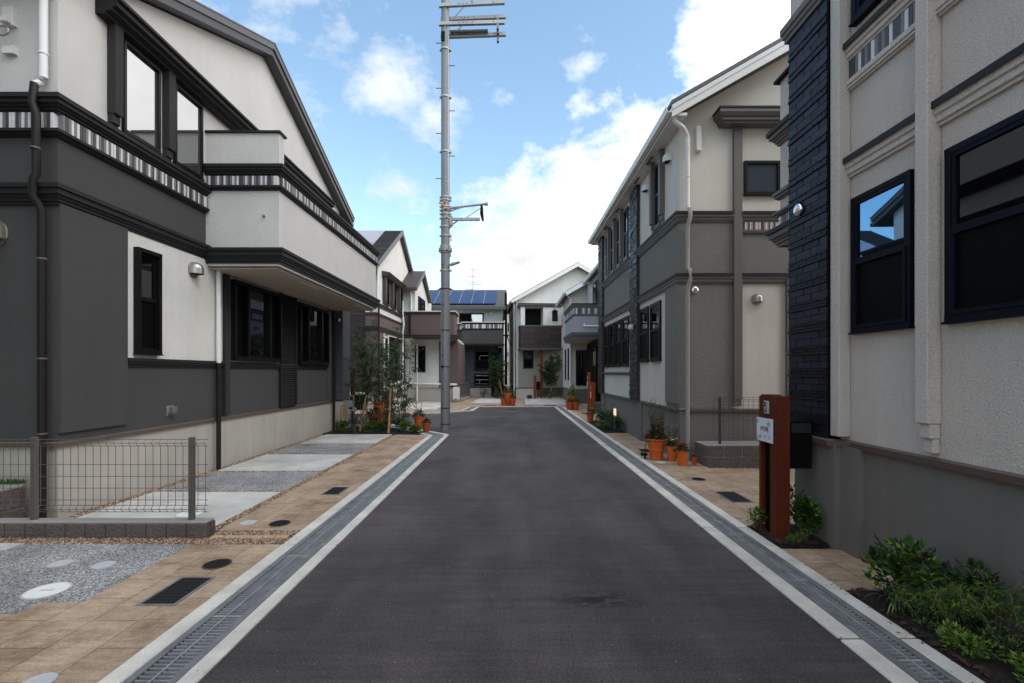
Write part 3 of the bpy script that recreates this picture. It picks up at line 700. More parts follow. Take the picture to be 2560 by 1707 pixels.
def dome_vent(P, F, u, z, r=.085, mat=None):
    """hooded round vent: a half dome open below with a flange plate"""
    mat = mat or m_steel; mb = MB(); n = 16; m = 9; dp = r*1.35
    vs = []; ref = []
    for i in range(m+1):
        t = i/m*math.pi/2                                   # 0 at the rim of the wall, 1 at the nose
        for j in range(n+1):
            a = math.pi*j/n
            x = r*math.cos(a)*math.cos(t); zz = r*math.sin(a)*math.cos(t)
            vs.append(F.pt(u+x, .012+dp*math.sin(t), z+zz))
    fs = [(i*(n+1)+j, i*(n+1)+j+1, (i+1)*(n+1)+j+1, (i+1)*(n+1)+j) for i in range(m) for j in range(n)]
    mb.add(vs, fs)
    low = [vs[i*(n+1)] for i in range(m+1)]; low2 = [vs[i*(n+1)+n] for i in range(m+1)]
    h = r*.75
    dn = lambda p: (p[0], p[1], p[2]-h)
    for chain in (low, low2):
        q = chain+[dn(c) for c in chain]; k_ = len(chain)
        mb.add(q, [(i, i+1, k_+i+1, k_+i) for i in range(k_-1)])
    o = mb.build('vent_hood', mat, P, smooth=False, recalc=False); auto_smooth(o, 50)
    mb = MB(); vs = []
    for j in range(20):
        a = 2*math.pi*j/20
        vs += [F.pt(u+r*1.12*math.cos(a), .002, z-r*.2+r*1.2*math.sin(a)), F.pt(u+r*1.12*math.cos(a), .014, z-r*.2+r*1.2*math.sin(a))]
    mb.add(vs, [[2*j for j in range(20)], [2*j+1 for j in range(20)]]+[(2*j, (2*j+2) % 40, (2*j+3) % 40, 2*j+1) for j in range(20)])
    mb.build('flange', mat, o)
    mb = MB(); F.box(mb, u-r*.8, u+r*.8, .015, dp*.7, z-h*.9, z-h*.8); mb.build('grille', m_black, o)
    return o
def disc_vent(P, F, u, z, r=.06, mat=None):
    mb = MB(); n = 20; prof = [(r,.001),(r,.02),(r*.8,.034),(r*.45,.040),(.001,.042)]; vs = []
    for q, d in prof:
        for j in range(n):
            a = 2*math.pi*j/n; vs.append(F.pt(u+q*math.cos(a), d, z+q*math.sin(a)))
    mb.add(vs, [(i*n+j, i*n+(j+1) % n, (i+1)*n+(j+1) % n, (i+1)*n+j) for i in range(len(prof)-1) for j in range(n)])
    o = mb.build('disc_vent', mat or m_chrome, P); auto_smooth(o, 50); return o
def downspout(P, pts, mat, r=.036, n=10, clips=(), cm=None, label=None):
    mb = MB(); mb.tube(pts, r, n); o = mb.build('downspout', mat, P); auto_smooth(o, 50)
    for (x, y, z) in clips:
        c = MB(); c.cyl((x,y,z-.009), (x,y,z+.009), r*1.2, n=10); c.build('bracket', cm or mat, o)
    return tag(o, label)
def gutter(P, p0, p1, mat, out, r=.055):
    """half-square gutter along an eave"""
    mb = MB(); sg = out
    A, B = p0, p1
    prof = [(-.0,-.0),(-.0,-.09),(.085,-.09),(.11,-.01),(.11,.012),(.098,.012),(.098,-.01),(.078,-.078),(.012,-.078),(.012,-.0)]
    pth = [(A[0],A[1]),(B[0],B[1])] if sg < 0 else [(B[0],B[1]),(A[0],A[1])]
    mb.sweep(pth, [(d, A[2]+z) for d, z in prof]); return mb.build('gutter', mat, P)
def planks(P, F, u0, u1, z0, z1, mats, h=.03, seed=3, L_=.5, d=.018, name='siding'):
    mb = MB(); rnd = random.Random(seed); z = z0
    while z < z1-.004:
        hh = min(h*rnd.uniform(.8, 1.3), z1-z); u = u0-rnd.uniform(0, L_)
        while u < u1:
            l = L_*rnd.uniform(.7, 1.5); a, b = max(u, u0), min(u+l, u1)
            if b-a > .01: mb.m = rnd.randrange(len(mats)); F.box(mb, a+.001, b-.001, 0, d+rnd.uniform(0, d), z, z+hh-.003)
            u += l
        z += hh
    return mb.build(name, mats, P)
def tiles(P, F, u0, u1, z0, z1, mats, tw, th, gap, d=.012, off=True, name='wall_tiles', seed=2):
    mb = MB(); r_ = 0; z = z0; rnd = random.Random(seed)
    while z < z1-.01:
        hh = min(th, z1-z); u = u0-(tw/2 if off and r_ % 2 else 0)
        while u < u1:
            a, b = max(u, u0), min(u+tw, u1)
            if b-a > .02: mb.m = rnd.randrange(len(mats)); F.box(mb, a+gap/2, b-gap/2, 0, d, z+gap/2, z+hh-gap/2)
            u += tw
        z += hh; r_ += 1
    return bevel(mb.build(name, mats, P), .004)

# ------------------------------------------------------------------ LEFT GREY HOUSE (nearest left)
A = thing('grey_house', 'nearest left house, light stucco above charcoal stucco with a long balcony', 'house', (-4.92, 5.05, 0), 'detached houses lining the lane')
XA = -4.92; FA = Fc('x', XA, 1); FAy = Fc('y', 5.05, -1)
bx('foundation', m_found, A, (-12, XA-.012, 5.062, 13.3, -.25, .80))
bx('lower_wall', m_darkst, A, (-12, XA, 5.05, 13.3, .83, 4.25))
zr = lambda y: 8.06-.417*(y-9.22) if y > 9.22 else 8.06-.43*(9.22-y)
mb = MB(); mb.prism([(5.05,4.25),(13.3,4.25),(13.3,zr(13.3)-.24),(9.22,7.82),(5.05,zr(5.05)-.24)], 'x', -12, XA); mb.build('upper_wall', m_light, A)
mb = MB(); top = [(4.60,zr(4.6)),(9.22,8.06),(13.85,6.13)]
mb.prism(top+[(13.85,5.94),(13.80,5.93),(9.20,7.83),(4.64,zr(4.6)-.20),(4.60,zr(4.6)-.19)], 'x', -12.4, -4.72); rf = mb.build('roof', m_roof, A)
mb = MB(); mb.prism([(4.59,zr(4.59)+.02),(9.22,8.085),(13.87,6.15),(13.87,6.04),(9.21,7.96),(4.59,zr(4.59)-.10)], 'x', -4.72, -4.69); mb.build('fascia', m_fascia, rf)
mb = MB(); mb.prism([(4.57,zr(4.57)+.025),(9.22,8.10),(13.9,6.165),(13.9,6.14),(9.22,8.075),(4.57,zr(4.57)+.002)], 'x', -12.4, -4.68); mb.build('roof_sheet', m_fascia, rf)
mb = MB(); mb.box(-12.4, -4.74, 13.86, 13.96, 5.93, 6.03); mb.build('gutter', m_mold, rf)
# flashing line
mb = MB(); mb.sweep([(-12,5.05),(XA,5.05),(XA,13.3)][::-1], [(-.02,.795),(.022,.795),(.028,.835),(.004,.850),(-.02,.85)]); mb.build('flashing', m_flash, A)
# proud charcoal panel at the near corner
fbx('corner_panel', m_darkst, A, FA, (5.045, 5.93, 0, .035, .945, 3.42))
# light wall panel
fbx('light_wall_panel', m_lightb, A, FA, (5.931, 12.36, 0, .014, 1.77, 3.40))
mb = MB(); mb.sweep([(XA+.0,12.36),(XA+.0,5.935)], [(0,1.68),(.025,1.68),(.025,1.70),(.045,1.715),(.045,1.735),(.058,1.745),(.058,1.79),(0,1.79)]); mb.build('sill_moulding', m_mold, A)
PA = [(XA,7.47),(XA,5.05),(-12,5.05)]                          # left-hand side of this direction faces out
PA = PA[::-1]; PA = [(-12,5.05),(XA,5.05),(XA,7.47)][::-1]
def outward(path, probe):                                     # make the sweep's left side face the probe point
    a, b = Vector(path[0]), Vector(path[1]); D = b-a; N = Vector((-D.y, D.x))
    return path if N.dot(Vector(probe)-a) > 0 else path[::-1]
PA = outward([(-12,5.05),(XA,5.05),(XA,7.47)], (-8,0))
band(A, PA, 3.40, 3.585, m_mold, .085, cap=m_mold)
band(A, PA, 4.385, 4.535, m_mold, .10, cap=m_mold)
band(A, PA, 4.135, 4.205, m_mold, .075)
stripes(A, PA, 4.21, 4.38, w=.034, d=.05, seed=4)
# upper windows with pilasters and the long canopy
W1 = window(A, FA, 5.87, 6.48, 4.63, 5.79, 'fix', .038, .045, g=m_glassb)
W2 = window(A, FA, 6.76, 7.37, 4.63, 5.79, 'fix', .038, .045, g=m_glassb)
pilaster(A, FA, 5.66, 5.78, .11, 4.74, 5.84, m_pilast, (.11, .10))
pilaster(A, FA, 6.55, 6.68, .11, 4.74, 5.84, m_pilast, (.11, .10))
cp = MB(); cp.sweep(outward([(XA,5.50),(XA,12.25)], (0,8)), [(0,5.83),(.12,5.83),(.12,5.86),(.20,5.875),(.20,5.905),(.26,5.92),(.26,5.98),(.30,5.985),(.30,6.02),(.0,6.06)])
cp.build('canopy', m_mold, A)
disc_vent(A, FA, 8.05, 5.15, .07)
# balcony
bal = MB(); Y0, Y1, XB = 7.49, 12.80, -3.74
bal.box(XA+.001, XB-.15, Y0, Y0+.15, 3.30, 5.43)
bal.box(XB-.15, XB, Y0, Y0+.16, 3.30, 5.43)
bal.box(XB-.149, XB-.0, Y0+.1601, Y1, 3.30, 4.84); bal.box(XA+.001, XB-.15, Y1-.15, Y1, 3.30, 4.84)
balc = bal.build('balcony', m_light, A)
mb = MB(); mb.box(XA+.02, XB-.151, Y0+.151, Y1-.151, 3.28, 3.40); mb.box(XA+.0, XB-.05, Y0+.05, Y1-.05, 3.262, 3.2799); mb.build('soffit', m_soffit, balc)
mb = MB(); 
for (a, b) in ((8.6, 9.5), (11.6, 12.5)):
    for i in range(10): mb.box(XB-.19, XB-.12, a+(b-a)*i/10, a+(b-a)*(i+.6)/10, 3.256, 3.2618)
mb.build('soffit_vent', m_whitep, balc)
PB = outward([(XA+.0,Y0),(XB,Y0),(XB,Y1),(XA,Y1)], (-4.3, 0))
band(balc, PB, 3.335, 3.545, m_mold, .085, cap=m_mold)
band(balc, PB, 4.73, 4.875, m_mold, .085, cap=m_mold)
band(balc, PB, 4.505, 4.575, m_mold, .065)
stripes(balc, PB, 4.58, 4.725, w=.034, d=.045, seed=9)
mb = MB(); mb.prism([(XA,Y0-.03),(XB+.03,Y0-.03),(XB+.03,Y0+.20),(XB-.18,Y0+.20),(XB-.18,Y0+.17),(XA,Y0+.17)], 'z', 5.431, 5.465); mb.build('coping', m_mold, balc)
mb = MB(); mb.cyl((-3.98,Y0-.001,4.10),(-3.98,Y0-.05,4.10),.016); mb.cyl((-3.98,Y0-.0,4.10),(-3.98,Y0-.012,4.10),.024); mb.build('overflow_pipe', m_steel, balc)
# ground floor openings
window(A, FA, 6.04, 6.45, 1.85, 3.22, 'hung', .05, .07, d0=.014)
window(A, FA, 8.12, 9.78, 1.83, 3.21, 'tri', .06, .09, d0=.014)
window(A, FA, 10.64, 12.33, 1.81, 3.19, 'tri', .06, .09, d0=.014)
dome_vent(A, Fc('x', XA+.014, 1), 7.17, 3.18, .105)
mb = MB(); FA.box(mb, 9.82, 9.88, 0, .06, .87, 3.30); FA.box(mb, 10.50, 10.56, 0, .06, .87, 3.30); FA.box(mb, 9.8801, 10.4999, .015, .03, .83, 3.36)
for i in range(58): 
    z = .88+i*.0405; mb.add([FA.pt(9.882,.032,z), FA.pt(10.498,.032,z), FA.pt(10.498,.058,z+.012), FA.pt(9.882,.058,z+.012), FA.pt(10.498,.034,z+.036), FA.pt(9.882,.034,z+.036)], [(0,1,2,3),(3,2,4,5)])
mb.build('louvred_shutter', m_mold, A)
fbx('pilaster', m_pilast, A, FA, (7.90, 8.03, .0, .07, .90, 3.26), bev=.005)
# tiled end pier
bx('end_pier', m_tileg, A, (-5.6, -4.70, 12.95, 13.5, .83, 3.30), (XA-.2, XA+.01, 12.38, 12.949, .83, 3.28))
tiles(A, Fc('y', 12.95, -1), XA+.02, -4.70, .85, 3.26, [m_tileg], 1.2, .225, .012, .012)
tiles(A, Fc('x', XA+.01, 1), 12.40, 12.93, .85, 3.26, [m_tileg], .5, .225, .012, .012)
bx('foundation', m_found, A, (-5.6, -4.72, 12.96, 13.48, -.2, .80))
disc_vent(A, Fc('y', 12.936, -1), -4.80, 3.02, .05)
fb_ = MB(); FA.box(fb_, 6.66, 6.74, .0, .09, 1.02, 1.11); FA.box(fb_, 6.63, 6.77, .0, .012, .985, 1.125); bevel(fb_.build('outlet_cover', m_steel, A), .008)
# downspouts
downspout(A, [(-5.01,4.985,9),(-5.01,4.985,4.74),(-5.02,4.97,4.68),(-5.07,4.93,4.63)], m_white, .038, clips=[(-5.01,4.985,5.0),(-5.01,4.985,6.2)])
downspout(A, [(-5.05,4.93,4.65),(-5.05,4.91,4.44),(-5.02,4.91,4.36),(-5.01,4.91,4.30),(-5.01,4.91,3.68),(-5.035,4.90,3.63),(-5.035,4.90,3.45),(-5.01,4.93,3.38),(-5.00,4.955,3.30),(-5.00,4.96,-.05)], m_pipeb, .037,
          clips=[(-5.01,4.90,3.95),(-5.0,4.96,2.8),(-5.0,4.96,1.75),(-5.0,4.96,.95)], cm=m_flash)
downspout(A, [(XA+.075,7.70,3.28),(XA+.075,7.70,1.76)], m_white, .036, clips=[(XA+.075,7.70,2.95),(XA+.075,7.70,2.1)])
downspout(A, [(XA+.075,7.70,1.76),(XA+.075,7.70,-.02)], m_pipeb, .036, clips=[(XA+.075,7.70,1.5),(XA+.075,7.70,.95)])
downspout(A, [(-4.86,12.72,3.26),(-4.86,12.72,-.02)], m_pipeb, .036)
dome_vent(A, FAy, -5.58, 3.12, .12)
# insulator bracket high on the side wall
fbx('cable_bracket', m_whitep, A, FAy, (-5.47, -5.35, 0, .05, 5.02, 5.10))
mb = MB(); FAy.box(mb, -5.47, -5.35, 0, .05, 5.32, 5.52); FAy.box(mb, -5.45, -5.37, .0495, .10, 5.33, 5.38)
ins = mb.build('cable_bracket', m_whitep, A)
mb = MB(); vs = [(-5.41+.065*math.cos(a*.4488), 4.95, 5.22+.05*math.sin(a*.4488)) for a in range(15)]; mb.tube(vs, .010, 6); mb.build('cable_ring', m_steel, ins)
# gas meters & pipes beyond the corner
gm_ = thing('gas_meter', 'grey gas meters and pipes beside the timber post at the house corner', 'gas meter', (-4.58, 13.3, 0))
mb = MB(); mb.box(-4.66,-4.54,13.2,13.3,.62,.80); mb.box(-4.53,-4.43,13.2,13.3,.50,.62); mb.box(-4.66,-4.57,13.2,13.3,.42,.56); bevel(mb.build('meter_box', m_capg, gm_), .01)
mb = MB(); mb.tube([(-4.62,13.25,.8),(-4.62,13.25,.92),(-4.56,13.25,.95),(-4.50,13.25,.92),(-4.50,13.25,.62)], .018, 8)
for q in (-4.63,-4.58,-4.5): mb.cyl((q,13.25,.5),(q,13.25,0),.012)
mb.build('pipe', m_polel, gm_)
mb = MB(); mb.tube([(-4.66,12.75,0),(-4.65,12.76,.72)], [.05,.035], 8); solo(mb, 'timber_post', m_stake, 'short thick raw timber post at the dark tiled corner', 'post')

# ------------------------------------------------------------------ unseen neighbour of the grey house, added to shade its near end wall
N_ = thing('unseen_neighbour_house', 'unseen two-storey stucco house just outside the left edge, added to shade the grey house', 'house', (-5.7, 3.2, 0), 'detached houses lining the lane')
bx('foundation', m_found, N_, (-13.5, -5.72, -6.98, 3.18, -.25, .80))
bx('wall', m_light, N_, (-13.5, -5.7, -7, 3.2, .801, 6.3))
mb = MB(); mb.prism([(-7,6.3),(3.2,6.3),(-1.9,8.5)], 'x', -13.5, -5.7); mb.build('gable_wall', m_light, N_)
mb = MB(); mb.prism([(-7.4,6.2),(-1.9,8.75),(3.6,6.2),(3.6,6.0),(-1.9,8.55),(-7.4,6.0)], 'x', -13.9, -5.4); mb.build('roof', m_roof, N_)
band(N_, outward([(-13.5,3.2),(-5.7,3.2),(-5.7,-7)], (-8,9)), 3.35, 3.55, m_mold, .085, cap=m_mold)
window(N_, Fc('x', -5.7, 1), -1.2, .6, 4.5, 5.7, 'slide'); window(N_, Fc('x', -5.7, 1), .9, 2.4, 1.6, 3.0, 'slide'); window(N_, Fc('x', -5.7, 1), -3.4, -1.6, 1.6, 3.0, 'slide')

# ------------------------------------------------------------------ RIGHT NEAR HOUSE
B1 = thing('stucco_house', 'nearest right house in coarse grey stucco with a navy tiled end', 'house', (3.0, 4.8, 0), 'detached houses lining the lane')
F1x = Fc('x', 3.0, -1)
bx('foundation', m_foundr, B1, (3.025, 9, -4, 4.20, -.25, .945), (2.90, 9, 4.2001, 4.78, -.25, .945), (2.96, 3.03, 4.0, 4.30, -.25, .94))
bx('wall', m_r1, B1, (3.0, 9, -4, 4.235, .965, 7.4), (2.99, 9, 4.2351, 4.83, .965, 4.9), (2.95, 9, 4.3, 4.94, 5.2, 7.4))
mb = MB(); mb.sweep(outward([(3.0,-4),(3.0,4.12),(2.93,4.2),(2.87,4.24),(2.87,4.84)], (0,0)), [(-.02,.935),(.012,.935),(.022,.985),(.0,1.0),(-.02,1.0)]); mb.build('flashing', m_flash, B1)
# navy tiled pier
bx('tiled_pier', m_black, B1, (2.88, 2.99, 4.24, 4.83, .99, 5.02))
mb = MB(); rnd = random.Random(11); F = Fc('x', 2.88, -1); z = .99; r_ = 0
pat = [(.066,.010,.0),(.066,.010,.5),(.030,.022,.2),(.030,.014,.7),(.024,.020,.45)]
while z < 5.0:
    h, d, off = pat[r_ % 5]; u = 4.245-.23*off
    while u < 4.83:
        a, b = max(u, 4.245), min(u+.23, 4.838)
        if b-a > .015:
            mb.m = 1 if (h > .05 and rnd.random() < .6) else 0
            F.box(mb, a+.005, b-.005, 0, d+rnd.uniform(-.001,.002), z+.002, min(z+h, 5.015)-.003)
            
        u += .23
    Fc('y', 4.83, 1).box(mb, 2.90, 2.99, 0, d, z+.002, min(z+h,5.015)-.003)
    z += h; r_ += 1
mb.build('navy_tiles', [m_navy, m_navy2], B1)
mb = MB(); mb.sweep(outward([(2.88,4.22),(2.88,4.85),(3.0,4.85)], (0,4.5)), [(-.1,5.02),(.03,5.02),(.03,5.06),(.045,5.07),(.045,5.11),(.06,5.12),(.06,5.185),(-.1,5.2)]); mb.build('coping', m_trimt, B1)
disc_vent(B1, Fc('x', 2.86, -1), 4.64, 3.21, .062)
# pilasters
bx('pilaster', m_r1, B1, (2.892, 2.9995, 4.125, 4.238, 1.03, 7.4), bev=.006)
bx('pilaster', m_r1, B1, (2.90, 2.9995, 3.255, 3.36, 1.24, 7.4), (2.925, 2.9995, 3.26, 3.355, 1.135, 1.2395), (2.95, 2.9995, 3.265, 3.35, 1.03, 1.1345), bev=.006)
m_glassn2 = glass('faint_blue_glass', ior=1.5, tint=(.8,.9,1.0), wob=.05)
for (ya, yb) in ((3.3605, 4.1245), (.5, 3.2545)):
    pth = outward([(3.0, ya), (3.0, yb)], (0, 1))
    for (z0, z1) in ((3.31, 3.455), (4.345, 4.465)):
        band(B1, pth, z0, z1, m_r1, .055, cap=m_trimtd, capd=.072)
    band(B1, pth, 4.075, 4.165, m_r1, .045)
    stripes(B1, pth, 4.17, 4.34, w=.036, d=.018, seed=6, gap=.003, pat=(0,2,1,2,0,1,2,2,0,2,1,2,1))
window(B1, F1x, 3.475, 4.085, 1.94, 3.11, 'hung', .035, .035, fm=m_framen, g=m_glassn)
window(B1, F1x, 1.55, 3.20, 1.94, 3.12, 'hung', .045, .035, fm=m_framen, g=m_glassn2)
window(B1, F1x, 3.40, 4.06, 4.62, 5.9, 'hung', .05, .05, fm=m_framen)
# oriel and balcony end beyond the tiles
bx('bay_wall', m_r1, B1, (2.97, 9, 4.8301, 5.16, 3.0, 4.80))
BY = outward([(2.97,4.84),(2.97,5.16),(3.6,5.16)], (0,5))
band(B1, BY, 4.10, 4.25, m_trimt, .085, cap=m_trimtd)
band(B1, BY, 3.50, 3.58, m_trimt, .06)
band(B1, BY, 3.31, 3.36, m_trimt, .06)
stripes(B1, BY, 3.165, 3.305, w=.045, d=.02, seed=3)
band(B1, BY, 2.98, 3.15, m_trimt, .085, cap=m_trimtd)
mb = MB(); mb.sweep(BY, [(-.05,4.80),(.05,4.80),(.05,4.83),(-.05,4.84)]); mb.build('coping', m_framen, B1)
bx('roof', m_roof, B1, (2.5, 9.4, -4.4, 5.4, 7.4, 7.62))

# ------------------------------------------------------------------ RIGHT SECOND HOUSE
B2 = thing('cream_house', 'second house on the right, cream and taupe with two dark stone piers', 'house', (3.03, 8.44, 0), 'detached houses lining the lane')
X2, Y2 = 3.03, 8.44; F2x = Fc('x', X2, -1); F2y = Fc('y', Y2, -1)
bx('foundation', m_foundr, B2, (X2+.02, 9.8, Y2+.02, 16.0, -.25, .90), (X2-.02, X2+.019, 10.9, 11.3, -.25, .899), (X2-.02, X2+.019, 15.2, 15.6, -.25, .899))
bx('wall', m_cream, B2, (X2, 9.8, Y2, 16.1, .93, 6.1))
mb = MB(); mb.sweep(outward([(X2,16.1),(X2,Y2+.12),(X2+.12,Y2),(9.8,Y2)], (0,0)), [(-.03,.885),(.016,.885),(.026,.935),(.004,.95),(-.03,.95)]); mb.build('flashing', m_flash, B2)
mb = MB(); mb.prism([(X2,6.1),(9.8,6.1),(9.8,6.28),(6.42,8.22),(X2,6.25)], 'y', Y2, 16.1); mb.build('gable_wall', m_cream, B2)
# roof
sl = .58; zx = lambda x: 6.22+(x-2.77)*sl
mb = MB(); mb.prism([(2.77,6.22),(6.42,zx(6.42)),(10.07,6.22),(10.07,6.05),(6.42,zx(6.42)-.2),(2.77,6.08)], 'y', 8.06, 16.4); rf2 = mb.build('roof', m_slate, B2)
mb = MB(); mb.prism([(2.76,6.205),(6.42,zx(6.42)-.02),(10.08,6.205),(10.08,5.99),(6.42,zx(6.42)-.255),(2.76,5.99)], 'y', 8.03, 8.0599); mb.prism([(2.76,6.19),(6.42,zx(6.42)-.035),(6.42,zx(6.42)-.11),(2.76,6.115)], 'y', 8.018, 8.0299); mb.build('verge_board', m_whitep, rf2)
mb = MB(); mb.prism([(2.745,6.206),(6.42,zx(6.42)-.019),(6.42,zx(6.42)+.045),(2.745,6.27)], 'y', 8.015, 16.4); mb.build('roof_edge', m_slate, rf2)
gutter(rf2, (2.77,8.05,6.17), (2.77,16.4,6.17), m_white, -1)
bx('soffit', m_whitep, B2, (2.78, X2-.001, 8.06, 16.35, 6.03, 6.08))
mb = MB()
for q in (9.6,10.6,12.6,14.2):
    for i in range(6): mb.box(2.86, 2.92, q+i*.07, q+i*.07+.035, 6.024, 6.0295)
mb.build('soffit_vent', m_black, B2)
# taupe zones
zt0, zt1, zt2, zt3 = 3.19, 3.34, 4.30, 4.45
bx('taupe_wall', m_taupe, B2, (X2+.001, 4.0, Y2-.014, Y2-.001, .955, 4.29))
bx('taupe_wall', m_taupe2, B2, (4.001, 9.8, Y2-.012, Y2-.001, 3.2, 4.15))
bx('taupe_wall', m_taupe2, B2, (X2-.014, X2-.001, Y2-.014, 16.1, 3.2, 4.29))
bx('taupe_corner_panel', m_taupe2, B2, (X2-.036, X2-.0145, Y2-.014, 9.12, 1.03, 3.19), (X2-.014, X2-.001, Y2-.014, 9.12, .955, 3.19))
P2 = outward([(X2-.014,11.05),(X2-.014,Y2-.014),(3.98,Y2-.014)], (0,0))
P2b = outward([(4.145,Y2-.012),(9.8,Y2-.012)], (5,0))
P2c = outward([(X2-.014,15.25),(X2-.014,11.7)], (0,12))
for p in (P2, P2b, P2c):
    band(B2, p, zt2, zt3, m_trimt, .07, cap=m_trimtd); band(B2, p, zt0, zt1, m_trimt, .06, cap=m_trimtd)
band(B2, outward([(X2,15.25),(X2,11.7)], (0,12)), 1.53, 1.62, m_trimt, .07)
stripes(B2, outward([(4.145,Y2-.012),(4.86,Y2-.012)], (5,0)), 4.165, 4.295, [m_sw, m_st, m_sd], w=.028, d=.02, seed=8)
band(B2, outward([(4.145,Y2-.012),(4.86,Y2-.012)], (5,0)), 4.09, 4.155, m_trimt, .04)
pilaster(B2, Fc('y', Y2-.014, -1), 3.985, 4.14, .06, 1.12, 5.995, m_trimt, (.12,))
pilaster(B2, Fc('y', Y2-.012, -1), 4.94, 5.08, .06, .97, 3.3, m_trimt)
mb = MB(); mb.sweep(outward([(3.94,Y2+.02),(3.94,Y2-.001),(5.9,Y2-.001)], (4.5,0)) if False else outward([(5.9,Y2-.001),(3.94,Y2-.001),(3.94,Y2+.05)], (4.5,0)), [(0,6.00),(.20,6.00),(.20,6.03),(.235,6.04),(.235,6.08),(.265,6.10),(.30,6.15),(.30,6.21),(0,6.21)]); mb.build('canopy', m_trimt, B2)
mb = MB(); mb.box(3.625, 5.9, Y2-.315, Y2-.002, 6.211, 6.24); mb.build('canopy_sheet', m_trimtd, B2)
window(B2, Fc('y', Y2, -1), 4.19, 4.84, 4.79, 5.40, 'fix', .05, .05, g=glass('blue_grey_glass', 1.5, (.035,.045,.06)))
dome_vent(B2, Fc('y', Y2, -1), 4.43, 2.92, .09)
disc_vent(B2, Fc('y', Y2-.014, -1), 3.30, 3.07, .07)
mb = MB(); F2y.box(mb, 3.31, 3.41, 0, .07, 5.58, 6.02); mb.box(3.32,3.40,Y2-.10,Y2-.001,5.55,5.60); bevel(mb.build('pipe_cover', m_whitep, B2), .015)
dome_vent(B2, F2x, 8.92, 5.68, .10, m_whitep); dome_vent(B2, F2x, 10.35, 5.68, .10, m_whitep)
downspout(B2, [(2.82,8.10,6.08),(2.84,8.14,5.98),(3.02,8.22,5.90),(3.12,8.34,5.86),(3.15,8.36,5.78),(3.15,8.36,4.60),(3.17,8.33,4.50)], m_white, .038, clips=[(3.15,8.36,5.1),(3.15,8.36,5.6)])
downspout(B2, [(3.17,8.31,4.52),(3.17,8.29,4.36),(3.15,8.33,4.24),(3.15,8.36,4.15),(3.15,8.36,3.46),(3.17,8.30,3.42),(3.17,8.29,3.24),(3.15,8.33,3.12),(3.15,8.36,3.05),(3.15,8.36,.0)], m_pipeg, .038, clips=[(3.15,8.36,3.9),(3.15,8.36,2.8),(3.15,8.36,1.8),(3.15,8.36,1.05)])
# ledgestone piers on the lane side
def pier(y0, y1):
    bx('stone_pier', m_stone1, B2, (X2-.07, X2-.015, y0+.02, y1-.02, .93, 6.03))
    mb = MB(); rnd = random.Random(int(y0*10)); z = .93; Fs = Fc('x', X2-.07, -1); Fn = Fc('y', y0+.02, -1)
    while z < 6.02:
        h = rnd.choice((.035,.045,.055)); hh = min(h, 6.02-z); u = y0
        while u < y1-.02:
            l = rnd.uniform(.12, .34); b = min(u+l, y1)
            mb.m = rnd.choice((0,0,0,1,1,2)); Fs.box(mb, u+.001, b-.001, 0, rnd.uniform(.004,.030), z+.001, z+hh-.003); u = b
        mb.m = rnd.choice((0,0,1)); Fn.box(mb, X2-.07-.01, X2-.015, 0, rnd.uniform(.004,.018), z+.001, z+hh-.003)
        z += h
    mb.build('ledgestone', [m_stone1, m_stone2, m_stone3], B2)
pier(11.02, 11.70); pier(15.25, 15.92)
# lane side windows
window(B2, F2x, 9.42, 9.80, 4.57, 5.90, 'hung', .04, .04, d0=0)
pilaster(B2, F2x, 9.24, 9.36, .10, 4.72, 6.02, m_trimt, (.1,.09)); pilaster(B2, F2x, 9.86, 9.98, .10, 4.72, 6.02, m_trimt, (.1,.09))
for i in range(4):
    y = 12.10+i*.82
    window(B2, F2x, y, y+.42, 4.56, 5.90, 'hung', .04, .04)
    window(B2, F2x, y-.05, y+.60, 1.78, 3.05, 'hung', .045, .04)
    if i < 3: pilaster(B2, F2x, y+.56, y+.68, .10, 4.72, 6.02, m_trimt, (.1,.09))
window(B2, Fc('x', X2, -1), 9.44, 10.14, 1.85, 3.05, 'hung', .045, .04)
window(B2, Fc('x', X2, -1), 10.30, 10.95, 1.85, 3.05, 'hung', .045, .04)
wl = MB(); Fw = Fc('x', X2-.10, -1); Fw.box(wl, 11.25, 11.37, 0, .10, 2.62, 2.74); bevel(wl.build('wall_lamp', m_whitep, B2), .02)
# ------------------------------------------------------------------ LAVENDER HOUSE (third on the right)
B3 = thing('lavender_house', 'pale house with a lavender grey balcony beyond the dark stone piers', 'house', (3.05, 24.0, 0), 'detached houses lining the lane')
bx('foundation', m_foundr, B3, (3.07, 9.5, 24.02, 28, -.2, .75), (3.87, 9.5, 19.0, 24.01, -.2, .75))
bx('wall', m_light, B3, (3.05, 9.5, 24.0, 28.0, .76, 5.55), (3.85, 9.5, 19.0, 23.999, 3.3, 5.95))
bx('dark_wall', m_black, B3, (3.86, 9.5, 19.05, 23.99, .76, 3.29), label='black ground floor wall')
mb = MB(); mb.prism([(3.05,5.55),(9.5,5.55),(9.5,5.8),(6.3,7.6),(3.05,5.72)], 'y', 24.0, 28); mb.prism([(3.85,5.95),(9.5,5.95),(6.95,7.7),(3.85,6.05)], 'y', 19.0, 23.99); mb.build('gable_wall', m_light, B3)
mb = MB(); mb.prism([(2.75,5.70),(6.3,7.76),(9.85,5.7),(9.85,5.52),(6.3,7.56),(2.75,5.55)], 'y', 23.6, 28.4); mb.prism([(3.6,6.08),(7.15,8.14),(10.2,6.4),(10.2,6.2),(7.15,7.94),(3.6,5.93)], 'y', 18.7, 23.3); r3 = mb.build('roof', m_slate, B3)
